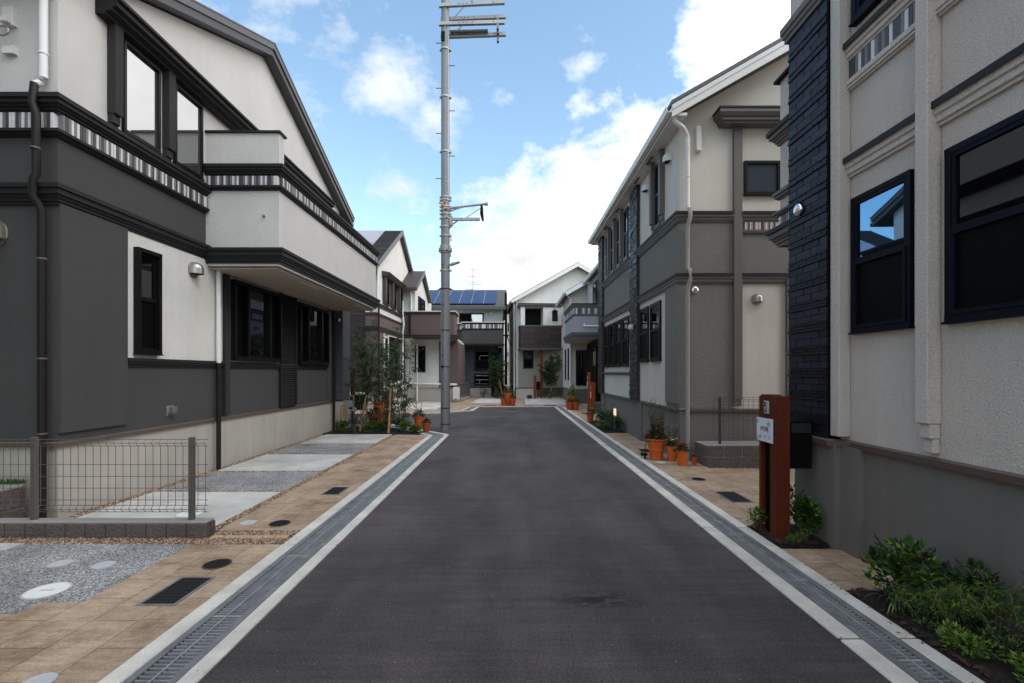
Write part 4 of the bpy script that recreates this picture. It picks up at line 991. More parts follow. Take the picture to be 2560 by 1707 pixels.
mb = MB(); mb.prism([(2.74,5.66),(6.3,7.73),(6.3,7.50),(2.74,5.44)], 'y', 23.55, 23.599); mb.build('verge_board', m_white, r3); mb = MB(); mb.prism([(3.59,6.05),(7.15,8.11),(7.15,7.88),(3.59,5.82)], 'y', 18.65, 18.699); mb.build('verge_board', m_white, r3)
gutter(r3, (2.74,23.55,5.64), (2.74,28.4,5.64), m_white, -1); gutter(r3, (3.60,18.65,6.02), (3.60,23.3,6.02), m_white, -1)
mb = MB(); mb.box(2.75, 4.9, 20.7, 24.0, 3.12, 4.15); mb.box(2.75, 2.9, 20.7, 24, 4.151, 4.62); mb.box(2.901, 4.9, 20.7, 20.85, 4.151, 4.62); b3 = mb.build('balcony', m_lav, B3)
P3 = outward([(2.75,24.0),(2.75,20.7),(4.9,20.7)], (0,0))
band(b3, P3, 3.10, 3.32, m_lavt, .10, cap=m_lavt); band(b3, P3, 4.42, 4.60, m_lavt, .08, cap=m_mold); band(b3, P3, 4.08, 4.16, m_lavt, .05)
stripes(b3, P3, 4.165, 4.415, w=.075, d=.03, seed=2)
mb = MB(); mb.cyl((3.2,20.62,3.62),(4.8,20.62,3.62),.035); mb.cyl((3.2,20.62,3.62),(3.2,20.69,3.72),.03); mb.build('laundry_pole', m_white, b3)
bx('soffit', m_soffit, b3, (2.8, 4.85, 20.75, 23.95, 3.085, 3.119))
window(B3, Fc('y', 24.0, -1), 3.28, 4.3, .95, 2.75, 'fix', .06, .06)
window(B3, Fc('x', 3.05, -1), 24.9, 25.2, 1.2, 2.9, 'fix', .05, .05); window(B3, Fc('x', 3.05, -1), 26.2, 26.5, 1.2, 2.9, 'fix', .05, .05)
window(B3, Fc('x', 3.85, -1), 20.6, 22.0, 4.7, 5.75, 'slide', .05, .05); window(B3, Fc('x', 3.85, -1), 19.3, 20.1, 4.9, 5.75, 'fix', .05, .05)
window(B3, Fc('x', 3.86, -1), 21.2, 22.4, .95, 2.8, 'hung', .05, .05)
wl = MB(); Fc('x', 3.86, -1).box(wl, 20.0, 20.1, 0, .09, 2.35, 2.46); bevel(wl.build('wall_lamp', m_white, B3), .02)
downspout(B3, [(2.84,23.9,5.5),(3.0,23.92,5.35),(3.0,23.92,.1)], m_white, .04)

# ------------------------------------------------------------------ FAR CREAM HOUSE facing the camera (slightly turned)
E = thing('gabled_house', 'far cream gabled house with a dark wood balcony at the road end', 'house', (.25, 30.0, 0), 'detached houses lining the lane', rz=R(4.0))
FE = Fc('y', 30.0, -1)
bx('foundation', m_foundr, E, (.27, 8.2, 30.02, 37, -.2, .62))
bx('wall', m_lightb, E, (.25, 8.2, 30.0, 37.2, .63, 6.2))
mb = MB(); mb.prism([(.25,6.2),(8.2,6.2),(4.2,8.42)], 'y', 30.0, 37.2); mb.build('gable_wall', m_lightb, E)
mb = MB(); mb.prism([(-.05,6.20),(4.2,8.62),(8.5,6.2),(8.5,6.03),(4.2,8.42),(-.05,6.05)], 'y', 29.55, 37.4); re = mb.build('roof', m_slate, E)
mb = MB(); mb.prism([(-.06,6.15),(4.2,8.575),(8.51,6.15),(8.51,5.93),(4.2,8.33),(-.06,5.93)], 'y', 29.5, 29.549); mb.build('verge_board', m_white, re)
gutter(re, (-.05,29.5,6.12), (-.05,37.4,6.12), m_white, -1)
mb = MB(); mb.box(.45, 3.0, 28.8, 29.999, 3.05, 3.12); mb.box(.45, 3.0, 28.8, 28.95, 3.12, 4.36); mb.box(.45, .6, 28.951, 29.999, 3.12, 4.36); mb.box(2.85, 3.0, 28.951, 29.999, 3.12, 4.36); be = mb.build('balcony', m_siding2, E)
planks(be, Fc('y', 28.8, -1), .45, 3.0, 3.13, 4.34, [m_siding, m_siding2], .075, 5, .8, .015); planks(be, Fc('x', .45, -1), 28.8, 29.99, 3.13, 4.34, [m_siding, m_siding2], .075, 6, .8, .015)
PE = outward([(.45,29.99),(.45,28.8),(3.0,28.8),(3.0,29.99)], (-5,29))
band(be, PE, 2.98, 3.12, m_trimt, .08); band(be, PE, 4.34, 4.47, m_trimt, .07)
mb = MB(); mb.box(.46,.72,28.82,29.0,4.47,5.62); mb.box(1.86,3.0,28.82,28.97,4.47,5.62); mb.box(.72,1.86,29.9,29.99,4.47,5.62); mb.box(.46,3.0,28.82,29.99,5.621,5.66); mb.build('loggia_wall', m_lightb, E)
band(E, PE, 5.60, 5.80, m_trimt, .10, cap=m_mold)
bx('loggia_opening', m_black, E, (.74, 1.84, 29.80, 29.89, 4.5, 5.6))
window(E, Fc('y', 28.82, -1), 2.42, 2.76, 4.75, 5.40, 'fix', .06, .04)
window(E, FE, 3.3, 3.55, 4.5, 5.4, 'fix', .05, .05)
window(E, FE, .72, 1.38, 2.0-.12, 3.0, 'hung', .06, .05); window(E, FE, 3.42, 3.70, 2.15, 2.6, 'fix', .05, .05)
dome_vent(E, Fc('y', 28.82, -1), 2.6, 5.50, .08); dome_vent(E, FE, 3.55, 2.95, .09)
pilaster(E, FE, 3.06, 3.20, .08, 3.3, 5.9, m_trimt, (.1,.08))
band(E, outward([(3.0,30),(8.2,30)], (5,0)), 3.05, 3.2, m_trimt, .07); stripes(E, outward([(3.22,30),(4.4,30)], (5,0)), 4.0, 4.3, w=.07, d=.03, seed=1)
m_porch_shade = M('shaded_porch_stucco', (.36,.33,.30), .9, **ST); bx('shaded_porch_wall', m_porch_shade, E, (1.9, 3.4, 29.6, 29.99, .63, 2.97), (.40, .70, 29.97, 29.998, .64, 2.97), (.70, 1.40, 29.97, 29.998, .64, 1.86), (1.40, 1.899, 29.97, 29.998, .64, 2.97)); bx('porch_post', m_woodo, E, (1.72, 1.87, 29.1, 29.25, 0, 3.0))  # porch walls and thin panels: stucco darkened to imitate shade under the balcony
downspout(E, [(.1,29.7,5.95),(.12,29.8,5.8),(.12,29.8,.1)], m_white, .04)
mb = MB()
for i in range(3): mb.box(.25, 1.55, 29.0+.33*i, 29.98, .0 if i == 0 else .19*i+.0005, .19*(i+1))
o = solo(mb, 'entrance_steps', m_step, 'three pale tiled entrance steps of the far cream house', 'steps')

# ------------------------------------------------------------------ FAR SOLAR HOUSE
D = thing('solar_house', 'far dark house with blue solar panels on its roof', 'house', (-5.6, 30.5, 0), 'detached houses lining the lane')
FD = Fc('y', 30.5, -1)
bx('foundation', m_found, D, (-7, -.6, 30.52, 36, -.2, .60))
bx('wall', m_light, D, (-7, -.62, 30.5, 36, .61, 5.75))
bx('tile_wall', m_tileg, D, (-3.3, -.9, 30.30, 30.499, .61, 3.3)); tiles(D, Fc('y', 30.30, -1), -3.3, -.9, .62, 3.2, [m_tileg], 2.4, .26, .02, .012)
bx('foundation', m_found, D, (-3.28, -.92, 30.32, 30.499, -.2, .60))
mb = MB(); mb.prism([(30.0,5.80),(33.4,7.45),(36.6,5.8),(36.6,5.62),(33.4,7.25),(30.0,5.64)], 'x', -7.4, -.40); rd = mb.build('roof', m_slate, D)
mb = MB(); mb.box(-7.4, -.38, 29.9, 29.999, 5.60, 5.78); mb.build('gutter', m_fascia, rd)
n_ = Vector((0,-1.65,3.4)).normalized()
for i in range(6):
    x0 = -5.85+i*.80; mb = MB(); P0 = Vector((0,30.25,5.92)); dv = Vector((0,3.4,1.65)).normalized()
    a = P0+n_*.07; b = a+dv*2.9
    mb.prism([(a.y,a.z),(b.y,b.z),(b.y+n_.y*.04,b.z+n_.z*.04),(a.y+n_.y*.04,a.z+n_.z*.04)], 'x', x0+.02, x0+.78)
    pn = mb.build('solar_panel', m_panel, rd)
    mb = MB(); mb.prism([(a.y,a.z),(b.y,b.z),(b.y+n_.y*.05,b.z+n_.z*.05),(a.y+n_.y*.05,a.z+n_.z*.05)], 'x', x0-.015, x0+.015); mb.build('panel_frame', m_polel, pn)
bd = MB(); bd.box(-3.12, -.58, 29.3, 30.29, 3.3, 3.4); bd.box(-3.12, -.58, 29.3, 29.45, 3.3, 4.6); bd.box(-.73, -.58, 29.451, 30.29, 3.3, 4.6); bd.box(-5.4, -3.121, 30.2, 30.35, 3.3, 4.6)
bd = bd.build('balcony', m_darkst, D)
for pth in (outward([(-3.12,30.2),(-3.12,29.3),(-.58,29.3),(-.58,30.2)], (-9,29.5)), outward([(-5.4,30.2),(-3.13,30.2)], (-4,0))):
    band(bd, pth, 3.26, 3.42, m_mold, .08); band(bd, pth, 4.58, 4.70, m_mold, .08, cap=m_whitep); band(bd, pth, 4.24, 4.31, m_mold, .05); stripes(bd, pth, 4.315, 4.575, w=.075, d=.035, seed=5)
window(D, FD, -3.45, -1.85, 4.3, 5.42, 'slide', .06, .05, g=m_glassb); window(D, FD, -4.75, -4.2, 1.6, 3.05, 'hung', .08, .05)
window(D, Fc('y', 30.30, -1), -2.45, -1.45, 1.75, 3.05, 'hung', .08, .05); window(D, Fc('y', 30.30, -1), -2.45, -1.45, .80, 1.55, 'fix', .08, .05, g=m_pale)
bx('porch_recess', m_black, D, (-.89, -.64, 30.31, 30.49, .3, 3.2))
bx('door_panel', m_black, D, (-1.35, -.93, 30.16, 30.29, .1, 2.9))
wl = MB(); FD.box(wl, -1.45, -1.30, 0, .12, 5.28, 5.45); bevel(wl.build('wall_lamp', m_white, D), .02)
an = thing('roof_antenna', 'thin television antenna standing above the solar house', 'antenna', (-2.85, 34, 7.2))
mb = MB(); mb.cyl((-2.85,34,6.9),(-2.85,34,9.15),.022,n=6); mb.build('mast', m_polel, an)
mb = MB()
for z, dx, dy in [(9.05,.35,.2),(8.55,-.38,.25),(8.1,-.4,.1),(7.95,.6,.25),(7.6,-.2,.1)]: mb.cyl((-2.85-dx*.6,34-dy,z-.05),(-2.85+dx,34+dy,z+.06),.014,n=5)
mb.build('elements', m_polel, an)
# beyond: brown gable house, beige block, pale house in the gap
H = thing('brown_gable_house', 'small brown gabled roof showing behind the solar panels', 'house', (-5.6, 40, 0))
bx('wall', m_brown, H, (-8, -3, 40, 45, 0, 7.2)); mb = MB(); mb.prism([(-8,7.2),(-3,7.2),(-5.7,8.75)], 'y', 40, 45); mb.build('gable_wall', m_brown, H)
mb = MB(); mb.prism([(-8.6,7.10),(-5.7,8.95),(-2.3,7.05),(-2.3,6.85),(-5.7,8.72),(-8.6,6.9)], 'y', 39.5, 45.4); mb.build('roof', m_brownt, H)
H = thing('beige_building', 'pale beige building block behind the solar house ridge', 'building', (-3.4, 47, 0))
bx('wall', m_cream, H, (-6.5, -3.9, 47, 52, 0, 8.6)); bx('stair_tower', m_cream, H, (-4.75, -3.95, 46.9, 50, 8.6, 9.9)); window(H, Fc('y', 47, -1), -5.6, -4.8, 7.6, 8.6, 'slide')
H = thing('gap_house', 'pale narrow house seen in the gap left of the cream gabled house', 'house', (-.3, 44, 0))
bx('wall', m_cream, H, (-.55, 2, 44, 50, 0, 7.6)); bx('roof', m_slate, H, (-.8, 2.4, 43.6, 50.4, 7.6, 7.9)); window(H, Fc('y', 44, -1), -.4, .2, 5.4, 6.2, 'hung')
for z in (3.5, 2.6): bx('balcony_rail', m_whitep, H, (-.6, .6, 43.5, 43.99, z, z+.5))
up = thing('utility_pole', 'thin dark distant utility pole between the two far houses', 'utility pole', (-.40, 30.6, 0))
mb = MB(); mb.tube([(-.40,30.2,0),(-.40,30.2,6.6)],[.10,.075],10); mb.build('pole', m_black, up)
mb = MB(); mb.box(-.47,-.33,30.1,30.3,6.55,6.72); mb.box(-.62,-.18,30.15,30.2,3.9,3.98); mb.build('cross_arm', m_black, up)
mb = MB(); mb.tube([(-.40,30.15,4.2),(-.2,30.1,3.6),(.02,30.05,3.3)], .03, 6); mb.build('cable', m_black, up)

# ------------------------------------------------------------------ BROWN HOUSE (left middle)
K = thing('brown_house', 'brown and cream house with two street gables beyond the side road', 'house', (-5.8, 20, 0), 'detached houses lining the lane')
XK = -5.80; FK = Fc('x', XK, 1); FKy = Fc('y', 20.0, -1)
bx('foundation', m_found, K, (-12, XK-.02, 20.02, 28, -.2, .70), (-12, -5.2, 25.92, 30, -.2, .75), (-5.201, -2.98, 25.92, 30, -.2, .74))
bx('wall', m_lightb, K, (-12, XK, 20.0, 28, .71, 6.02), (XK+.001, -5.1, 24.55, 29.5, 4.0, 5.95), (XK+.001, -3.0, 25.9, 29.8, .76, 3.4))
mb = MB(); mb.prism([(20.0,6.02),(28,6.02),(23.9,8.60)], 'x', -12, XK); mb.prism([(24.55,5.95),(28.2,5.95),(26.2,6.9)], 'x', -6.5, -5.1); mb.build('gable_wall', m_lightb, K)
mb = MB(); mb.prism([(19.35,6.05),(23.9,8.83),(28.4,6.05),(28.4,5.86),(23.9,8.62),(19.35,5.88)], 'x', -12.4, -5.62); rk = mb.build('roof', m_slate, K)
mb = MB()
n_ = Vector((0,-2.78,4.55)).normalized(); dv = Vector((0,4.55,2.78)).normalized()
for i in range(26):                                            # seams of the metal roof
    c = Vector((0,19.4,6.085))+dv*(.2*i)
    mb.prism([(c.y,c.z),(c.y+dv.y*.03,c.z+dv.z*.03),(c.y+dv.y*.03+n_.y*.025,c.z+dv.z*.03+n_.z*.025),(c.y+n_.y*.03,c.z+n_.z*.03)], 'x', -12.3, -5.63)
mb.build('roof_seams', m_mold, rk)
mb = MB(); mb.prism([(19.33,6.09),(23.9,8.87),(28.42,6.09),(28.42,5.84),(23.9,8.60),(19.33,5.86)], 'x', -5.619, -5.58); mb.build('verge_board', m_fascia, rk)
for i in range(3):
    for j in range(2):
        x0 = -7.85-i*1.42; a = Vector((0,19.9,6.36))+dv*(.15+2.2*j)+n_*.03; b = a+dv*2.15
        mb = MB(); mb.prism([(a.y,a.z),(b.y,b.z),(b.y+n_.y*.04,b.z+n_.z*.04),(a.y+n_.y*.04,a.z+n_.z*.04)], 'x', x0, x0+1.38); mb.build('solar_panel', m_panelw, rk)
mb = MB(); mb.prism([(23.95,5.93),(26.2,7.25),(28.4,5.93),(28.4,5.76),(26.2,7.05),(23.95,5.76)], 'x', -6.4, -4.93); rk2 = mb.build('roof', m_brownt, K)
mb = MB(); mb.prism([(23.93,5.96),(26.2,7.29),(28.42,5.96),(28.42,5.74),(26.2,7.03),(23.93,5.74)], 'x', -4.929, -4.89); mb.build('verge_board', m_fascia, rk2)
# brown ground floor + siding
bx('brown_wall', m_brown, K, (-6.28, XK+.02, 19.975, 19.999, .72, 4.1), (XK+.0005, XK+.02, 20.0, 21.0, .72, 4.1), (XK+.0005, XK+.02, 21.001, 25.85, 3.45, 4.1))
planks(K, FKy, -7.7, -6.28, .72, 4.35, [m_siding, m_siding, m_siding2], .09, 9, 3, .02)
PK = outward([(-6.28,19.975),(XK+.02,19.975),(XK+.02,24.5)], (0,0))
stripes(K, outward([(-6.28,19.975),(XK+.02,19.975)], (-6,0)), 4.15, 4.40, w=.09, d=.03, seed=2, pat=(0,0,1,0,0,0,1,0,2))
band(K, PK, 4.40, 4.52, m_brownt, .07, cap=m_mold); band(K, PK, 4.03, 4.13, m_brownt, .05); band(K, PK, 3.36, 3.52, m_brownt, .08, cap=m_mold)
cp = MB(); cp.sweep(outward([(XK,20.75),(XK,25.0)], (0,22)), [(0,5.86),(.2,5.86),(.28,5.93),(.36,6.03),(0,6.10)]); cp.build('canopy', m_brownt, K)
for i in range(3):
    y = 21.15+i*1.3
    window(K, FK, y, y+.75, 4.65, 5.85, 'hung', .07, .06, g=m_glassb)
for i in range(4): pilaster(K, FK, 20.85+i*1.3, 21.05+i*1.3, .16, 4.75, 5.86, m_brownt, (.1,))
window(K, FK, 22.0, 25.0, 1.3, 3.25, 'slide', .09, .08); window(K, FK, 21.35, 21.6, 1.9, 3.1, 'fix', .05, .05)
bx('low_recess', m_black, K, (-7.1, -6.3, 19.93, 19.979, .0, .66)); bx('recess_frame', m_conc, K, (-7.2, -7.101, 19.92, 19.979, 0, .76), (-7.1, -6.25, 19.92, 19.979, .661, .76))
kb = MB(); kb.box(-5.4, -3.05, 24.5, 24.65, 3.4, 4.72); kb.box(-3.2, -3.05, 24.651, 25.9, 3.4, 4.72); kb.box(-5.4, -3.051, 24.66, 25.89, 3.38, 3.45); kb.box(-5.79, -5.401, 24.545, 24.65, 3.4, 4.72)
kb = kb.build('balcony', m_brown, K)
PKb = outward([(-5.79,24.5),(-3.05,24.5),(-3.05,25.9)], (-4,0))
band(kb, PKb, 3.33, 3.50, m_brownt, .08, cap=m_mold); band(kb, PKb, 4.62, 4.76, m_brownt, .08, cap=m_whitep)
FK2 = Fc('y', 25.9, -1)
bx('brown_wall', m_brown, K, (-4.05, -2.99, 25.87, 25.899, .77, 3.3), (-2.999, -2.98, 25.9, 29.8, .77, 3.3))
window(K, FK2, -5.40, -4.80, 1.65, 3.05, 'hung', .07, .05)
window(K, Fc('x', -5.1, 1), 25.3, 27.1, 4.4, 5.7, 'slide', .08, .06)
mb = MB(); mb.cyl((-5.7,25.78,1.0),(-3.05,25.78,.94),.06); mb.build('drain_pipe', m_white, K)
downspout(K, [(XK+.10,19.93,4.45),(XK+.10,19.93,.0)], m_pipeb, .045)
downspout(K, [(XK+.05,19.94,6.0),(XK+.05,19.94,4.55)], m_white, .04)
downspout(K, [(-5.35,24.4,5.8),(-5.30,24.45,5.65),(-5.30,24.48,4.8)], m_white, .05)
downspout(K, [(-5.72,24.42,5.3),(-5.72,24.42,4.6),(-5.66,24.38,4.1),(-5.72,24.36,3.6),(-5.72,24.42,3.2),(-5.72,24.42,.1)], m_white, .05)
downspout(K, [(-5.35,24.44,4.6),(-5.35,24.44,3.4)], m_pipeb, .05)
downspout(K, [(-5.25,25.8,3.2),(-5.25,25.8,.0)], m_white, .05)
ac = thing('air_conditioner', 'white outdoor air conditioner beside the far wire fence', 'air conditioner', (-2.95, 25.5, 0))
mb = MB(); mb.box(-3.2,-2.88,25.2,25.8,.10,.80); bevel(mb.build('casing', m_whitep, ac), .02)
mb = MB(); mb.lathe(-3.04, 25.19, [(.001,0),(.12,0),(.12,.01),(.001,.01)], 16, .2); mb.box(-3.18,-2.90,25.22,25.78,.02,.099); mb.build('feet', m_polel, ac)

# ------------------------------------------------------------------ utility pole in front
pl = thing('utility_pole', 'tall grey steel utility pole with cross arms at the corner', 'utility pole', (-1.83, 12.8, 0))
px, py = -1.83, 12.8
mb = MB()
segs = [(0,.128),(2.48,.126),(4.95,.122),(5.75,.121),(11.9,.112),(13.2,.10)]
mb.tube([(px,py,z) for z, r in segs], [r for z, r in segs], 20); o = mb.build('shaft', m_pole, pl); auto_smooth(o)
mb = MB()
for z in (.18, .62, 1.75, 2.72, 3.85, 5.0): mb.tube([(px,py,z),(px,py,z+.025)], [.131,.131], 20)
o = mb.build('joint_rings', m_mold, pl)
mb = MB()
for z, r, h in [(4.90,.185,.055),(4.956,.15,.10),(4.849,.145,.05)]: mb.tube([(px,py,z),(px,py,z+h)], [r*.97,r], 20)
for a in range(8): mb.cyl((px+.17*math.cos(a*.785),py+.17*math.sin(a*.785),4.87),(px+.17*math.cos(a*.785),py+.17*math.sin(a*.785),5.0),.014,n=6)
mb.build('flange_collar', m_polel, pl)
mb = MB(); rnd = random.Random(3)
for z in (4.35,5.3,5.55,5.78,5.9,6.0,6.10,6.28,6.36,7.6,9.1,10.4):
    mb = MB(); mb.tube([(px,py,z),(px,py,z+.045)], [.137,.137], 16); mb.box(px+.12,px+.17,py-.03,py+.03,z,z+.045); mb.box(px-.16,px-.12,py-.02,py+.02,z+.005,z+.04); mb.build('clamp_band', m_polel, pl)
mb = MB()
for q in range(14): a = rnd.uniform(3.2,6.2); z = rnd.uniform(5.75,6.35); mb.box(px+.14*math.cos(a)-.015,px+.14*math.cos(a)+.015,py+.14*math.sin(a)-.015,py+.14*math.sin(a)+.015,z,z+.05)
mb.build('clamp_bolts', m_polel, pl)
mb = MB(); mb.box(px-.16,px-.03,py-.16,py-.11,6.16,6.20); mb.box(px-.02,px+.10,py-.17,py-.12,6.02,6.06); mb.build('yellow_tags', m_yellow, pl)
mb = MB()
for i in range(9):
    z = 6.9+i*.62; sg = 1 if i % 2 else -1; mb.cyl((px+sg*.11,py,z),(px+sg*.25,py,z),.011,n=6); mb.cyl((px+sg*.245,py,z),(px+sg*.255,py,z),.018,n=6)
mb.build('step_bolts', m_fascia, pl)
mb = MB(); mb.tube([(px+.085,py-.10,11.2),(px+.085,py-.10,6.4)], .016, 6); mb.build('conduit', m_capg, pl)
mb = MB()
for z in (2.05, 1.15, 3.4, 4.5): mb.box(px-.07,px-.04,py-.128,py-.118,z,z+.035)
mb.box(px-.085,px-.045,py-.135,py-.12,1.72,1.80); mb.box(px-.10,px-.0,py-.14,py-.10,10.6,10.85); mb.build('fixing_holes', m_black, pl)
# cross arms near the top and street arms
def arm(x0, x1, y, z, h=.085, tilt=.02, name='cross_arm'):
    mb = MB(); mb.add([(x0,y-.04,z),(x1,y-.04,z+tilt),(x1,y-.04,z+h+tilt),(x0,y-.04,z+h),(x0,y+.04,z),(x1,y+.04,z+tilt),(x1,y+.04,z+h+tilt),(x0,y+.04,z+h)], [(0,1,2,3),(7,6,5,4),(4,5,1,0),(3,2,6,7),(1,5,6,2),(4,0,3,7)])
    o = mb.build(name, m_polel, pl)
    mb = MB()
    for q in (.3,.36,.42,.5,.82): mb.box(x0+(x1-x0)*q, x0+(x1-x0)*q+.03, y-.0425, y-.0405, z+h*.4+tilt*q, z+h*.62+tilt*q)
    mb.build('bolt_holes', m_black, o)
zt = lambda yy: 1.6+(854.3-yy)*12.8/1071
arm(-1.99, -.20, 12.70, zt(24), .085, .09); arm(-1.97, -.17, 12.90, zt(43), .085, .08); arm(-1.99, -.20, 12.70, zt(66), .09, .05); arm(-1.97, -.17, 12.90, zt(83), .09, .07)
mb = MB(); mb.cyl((-1.62,12.65,zt(56)),(-1.32,12.65,zt(27)),.014,n=6); mb.cyl((-1.60,12.95,zt(70)),(-1.26,12.95,zt(38)),.014,n=6); mb.build('brace', m_pole, pl)
mb = MB(); mb.cyl((-1.70,12.80,zt(74)),(-.66,12.80,zt(71.5)),.045,n=12); mb.build('cable_sleeve', m_fascia, pl)
mb = MB()
for yy, y in ((43,12.9),(66,12.7),(83,12.9),(71,12.8)): mb.box(-.42,-.36,y-.05,y+.05,zt(yy)-.10,zt(yy)+.06)
mb.box(-1.12,-1.06,12.66,12.74,zt(14),zt(11)); mb.cyl((-1.09,12.7,zt(14)),(-1.09,12.7,zt(4)),.014,n=6); mb.box(-1.12,-1.02,12.69,12.71,zt(5),zt(4)); mb.build('hangers', m_pole, pl)
mb = MB(); mb.cyl((px+.12,12.78,zt(479)),(-.72,12.78,zt(469.5)),.032,n=10); mb.cyl((px+.12,12.78,zt(486)),(px+.42,12.78,zt(478)),.022,n=8); mb.cyl((-.75,12.78,zt(469.5)-.0),(-.66,12.78,zt(469.5)),.05,n=10); mb.build('signal_arm', m_polel, pl)
mb = MB(); mb.box(px+.12,-.88,12.76,12.84,zt(507),zt(501.5)); mb.box(px+.12,px+.20,12.74,12.86,zt(519),zt(498)); mb.cyl((px+.2,12.8,zt(516)),(px+.34,12.8,zt(507)),.02,n=6)
for q in (-1.40,-1.14,-.98): mb.box(q,q+.02,12.75,12.85,zt(508),zt(501))
mb.build('lower_arm', m_polel, pl)
mb = MB(); mb.prism([(-.86,zt(475)),(-.80,zt(475)),(-.775,zt(506)),(-.83,zt(506)),(-.875,zt(493))], 'y', 12.72, 12.90); mb.build('traffic_mirror', m_black, pl)
mb = MB(); mb.cyl((-1.28,12.80,zt(502)),(-.84,12.80,zt(478)),.008,n=5); mb.build('stay_wire', m_panel, pl)
sl_ = MB(); sl_.cyl((px+.12,12.76,zt(609)),(px+.20,12.74,zt(608)),.022,n=8); sl_.build('lamp_bracket', m_polel, pl)
sl_ = MB(); sl_.prism([(px+.14,zt(613)),(px+.18,zt(606)),(px+.36,zt(603.6)),(px+.40,zt(603.2)),(px+.41,zt(605)),(px+.22,zt(611))], 'y', 12.66, 12.80); bevel(sl_.build('street_lamp_head', m_polel, pl), .008)
mb = MB(); mb.cyl((px+.15,12.72,zt(592)),(px+.15,12.72,zt(585)),.02,.008,n=8); mb.cyl((px+.165,12.72,zt(556)),(px+.165,12.72,zt(547)),.018,.006,n=8); mb.build('fittings', m_fascia, pl)

# ------------------------------------------------------------------ gate posts with intercom, sign, mailbox
GP = thing('gate_post', 'red brown wooden gate pillar before the navy tiled wall', 'gate post', (2.55, 4.5, 0), 'wooden gate pillars')
bx('side_board', m_wood, GP, (2.485, 2.62, 4.39, 4.49, -.02, 1.375), bev=.003)
bx('rear_board', m_wood, GP, (2.490, 2.60, 4.66, 4.70, -.02, 1.37), bev=.003)
bx('top_board', m_wood, GP, (2.488, 2.60, 4.4901, 4.6599, 1.10, 1.385), bev=.003)
bx('dark_core', m_black, GP, (2.535, 2.58, 4.4901, 4.6599, -.02, 1.0999))
o = bx('intercom', m_galvl, GP, (2.468, 2.487, 4.50, 4.575, 1.20, 1.325), bev=.004)
bx('camera_plate', m_black, o, (2.462, 2.4679, 4.538, 4.566, 1.272, 1.312))
mb = MB(); mb.cyl((2.462,4.552,1.292),(2.458,4.552,1.292),.011,n=14); mb.build('lens', m_chrome, o)
mb = MB(); [mb.box(2.466, 2.4679, 4.52, 4.555, 1.215+.008*i, 1.219+.008*i) for i in range(4)]; mb.build('speaker_slots', m_black, o)
bx('notice', m_paper, GP, (2.470, 2.476, 4.42, 4.705, .925, 1.155))
def text(body, size, loc, rot, mat, parent, name, ext=.0008):
    c = bpy.data.curves.new(name, 'FONT'); c.body = body; c.size = size; c.extrude = ext; c.align_x = 'CENTER'; c.align_y = 'CENTER'
    o = bpy.data.objects.new('tmp', c); COL.objects.link(o); bpy.context.view_layer.update()
    me = bpy.data.meshes.new_from_object(o.evaluated_get(bpy.context.evaluated_depsgraph_get())); bpy.data.objects.remove(o)
    me.materials.clear(); me.materials.append(mat); q = bpy.data.objects.new(name, me); COL.objects.link(q)
    me.transform(Matrix.Rotation(rot[2], 4, 'Z') @ Matrix.Rotation(rot[0], 4, 'X')); off = ORG[parent.name] if parent else Vector()
    q.location = Vector(loc)-off; q.parent = parent; ORG[q.name] = off; return q
RT = (R(90), 0, R(-90))
text('9号地', .060, (2.469, 4.565, 1.045), RT, m_ink, GP, 'lettering')
mb = MB(); mb.box(2.4685,2.4695,4.680,4.690,1.10,1.135)
for y, w in ((4.64,.05),(4.55,.04),(4.475,.04)):
    for i in range(3): mb.box(2.4688,2.4697,y-w/2,y+w/2-.01*(i % 2),.985-.012*i,.988-.012*i)
mb.build('small_print', m_inkg and m_ink, GP)
mb = MB(); rnd = random.Random(8)
for (cy, cz, n) in ((4.49,1.105,16),(4.665,.955,12)):
    for i in range(n):
        a = rnd.uniform(0,6.28); p = Vector((2.4692, cy+rnd.uniform(-.03,.03), cz+rnd.uniform(-.015,.012)))
        mb.leaf(p, Vector((0,math.cos(a),math.sin(a))), Vector((0,-math.sin(a),math.cos(a))), .022, .010, 0)
mb.build('leaf_print', m_inkg, GP, recalc=False)
o = bx('mailbox', m_black, GP, (2.6205, 2.84, 4.41, 4.64, .69, 1.145), bev=.006)
bx('mailbox_flap', m_iron, o, (2.64, 2.82, 4.400, 4.409, 1.03, 1.12))
def far_post(x, y, h, w, label, box=None, mat=None, pap=True):
    t = thing('gate_post', label, 'gate post', (x, y, 0), 'wooden gate pillars')
    bx('side_board', mat or m_woodo, t, (x, x+w, y, y+.1, 0, h), bev=.004)
    if box: bx('mailbox', m_black, t, box, bev=.01)
    if pap: bx('notice', m_paper, t, (x-.012, x-.001, y-.01, y+.09, h-.62, h-.38)); bx('intercom', m_galvl, t, (x-.014, x-.001, y-.0, y+.07, h-.28, h-.16))
far_post(3.08, 19.0, 1.62, .12, 'taller orange brown gate board by the lavender house', pap=True)
far_post(3.12, 18.4, 1.22, .17, 'shorter orange brown gate board with a notice by the lavender house', (3.295, 3.52, 18.4, 18.7, .45, 1.0))
far_post(1.33, 28.6, 1.42, .16, 'orange gate pillar before the far cream gabled house', (1.50, 1.72, 28.5, 28.8, .55, 1.05), pap=False)
far_post(-1.12, 29.6, 1.75, .14, 'dark red gate pillar before the solar house', (-.975, -.55, 29.6, 29.8, .45, 1.05), mat=m_wood, pap=False)
far_post(-4.72, 13.62, 1.62, .10, 'dark red gate board at the left tiled corner with white notice', None, mat=m_wood)
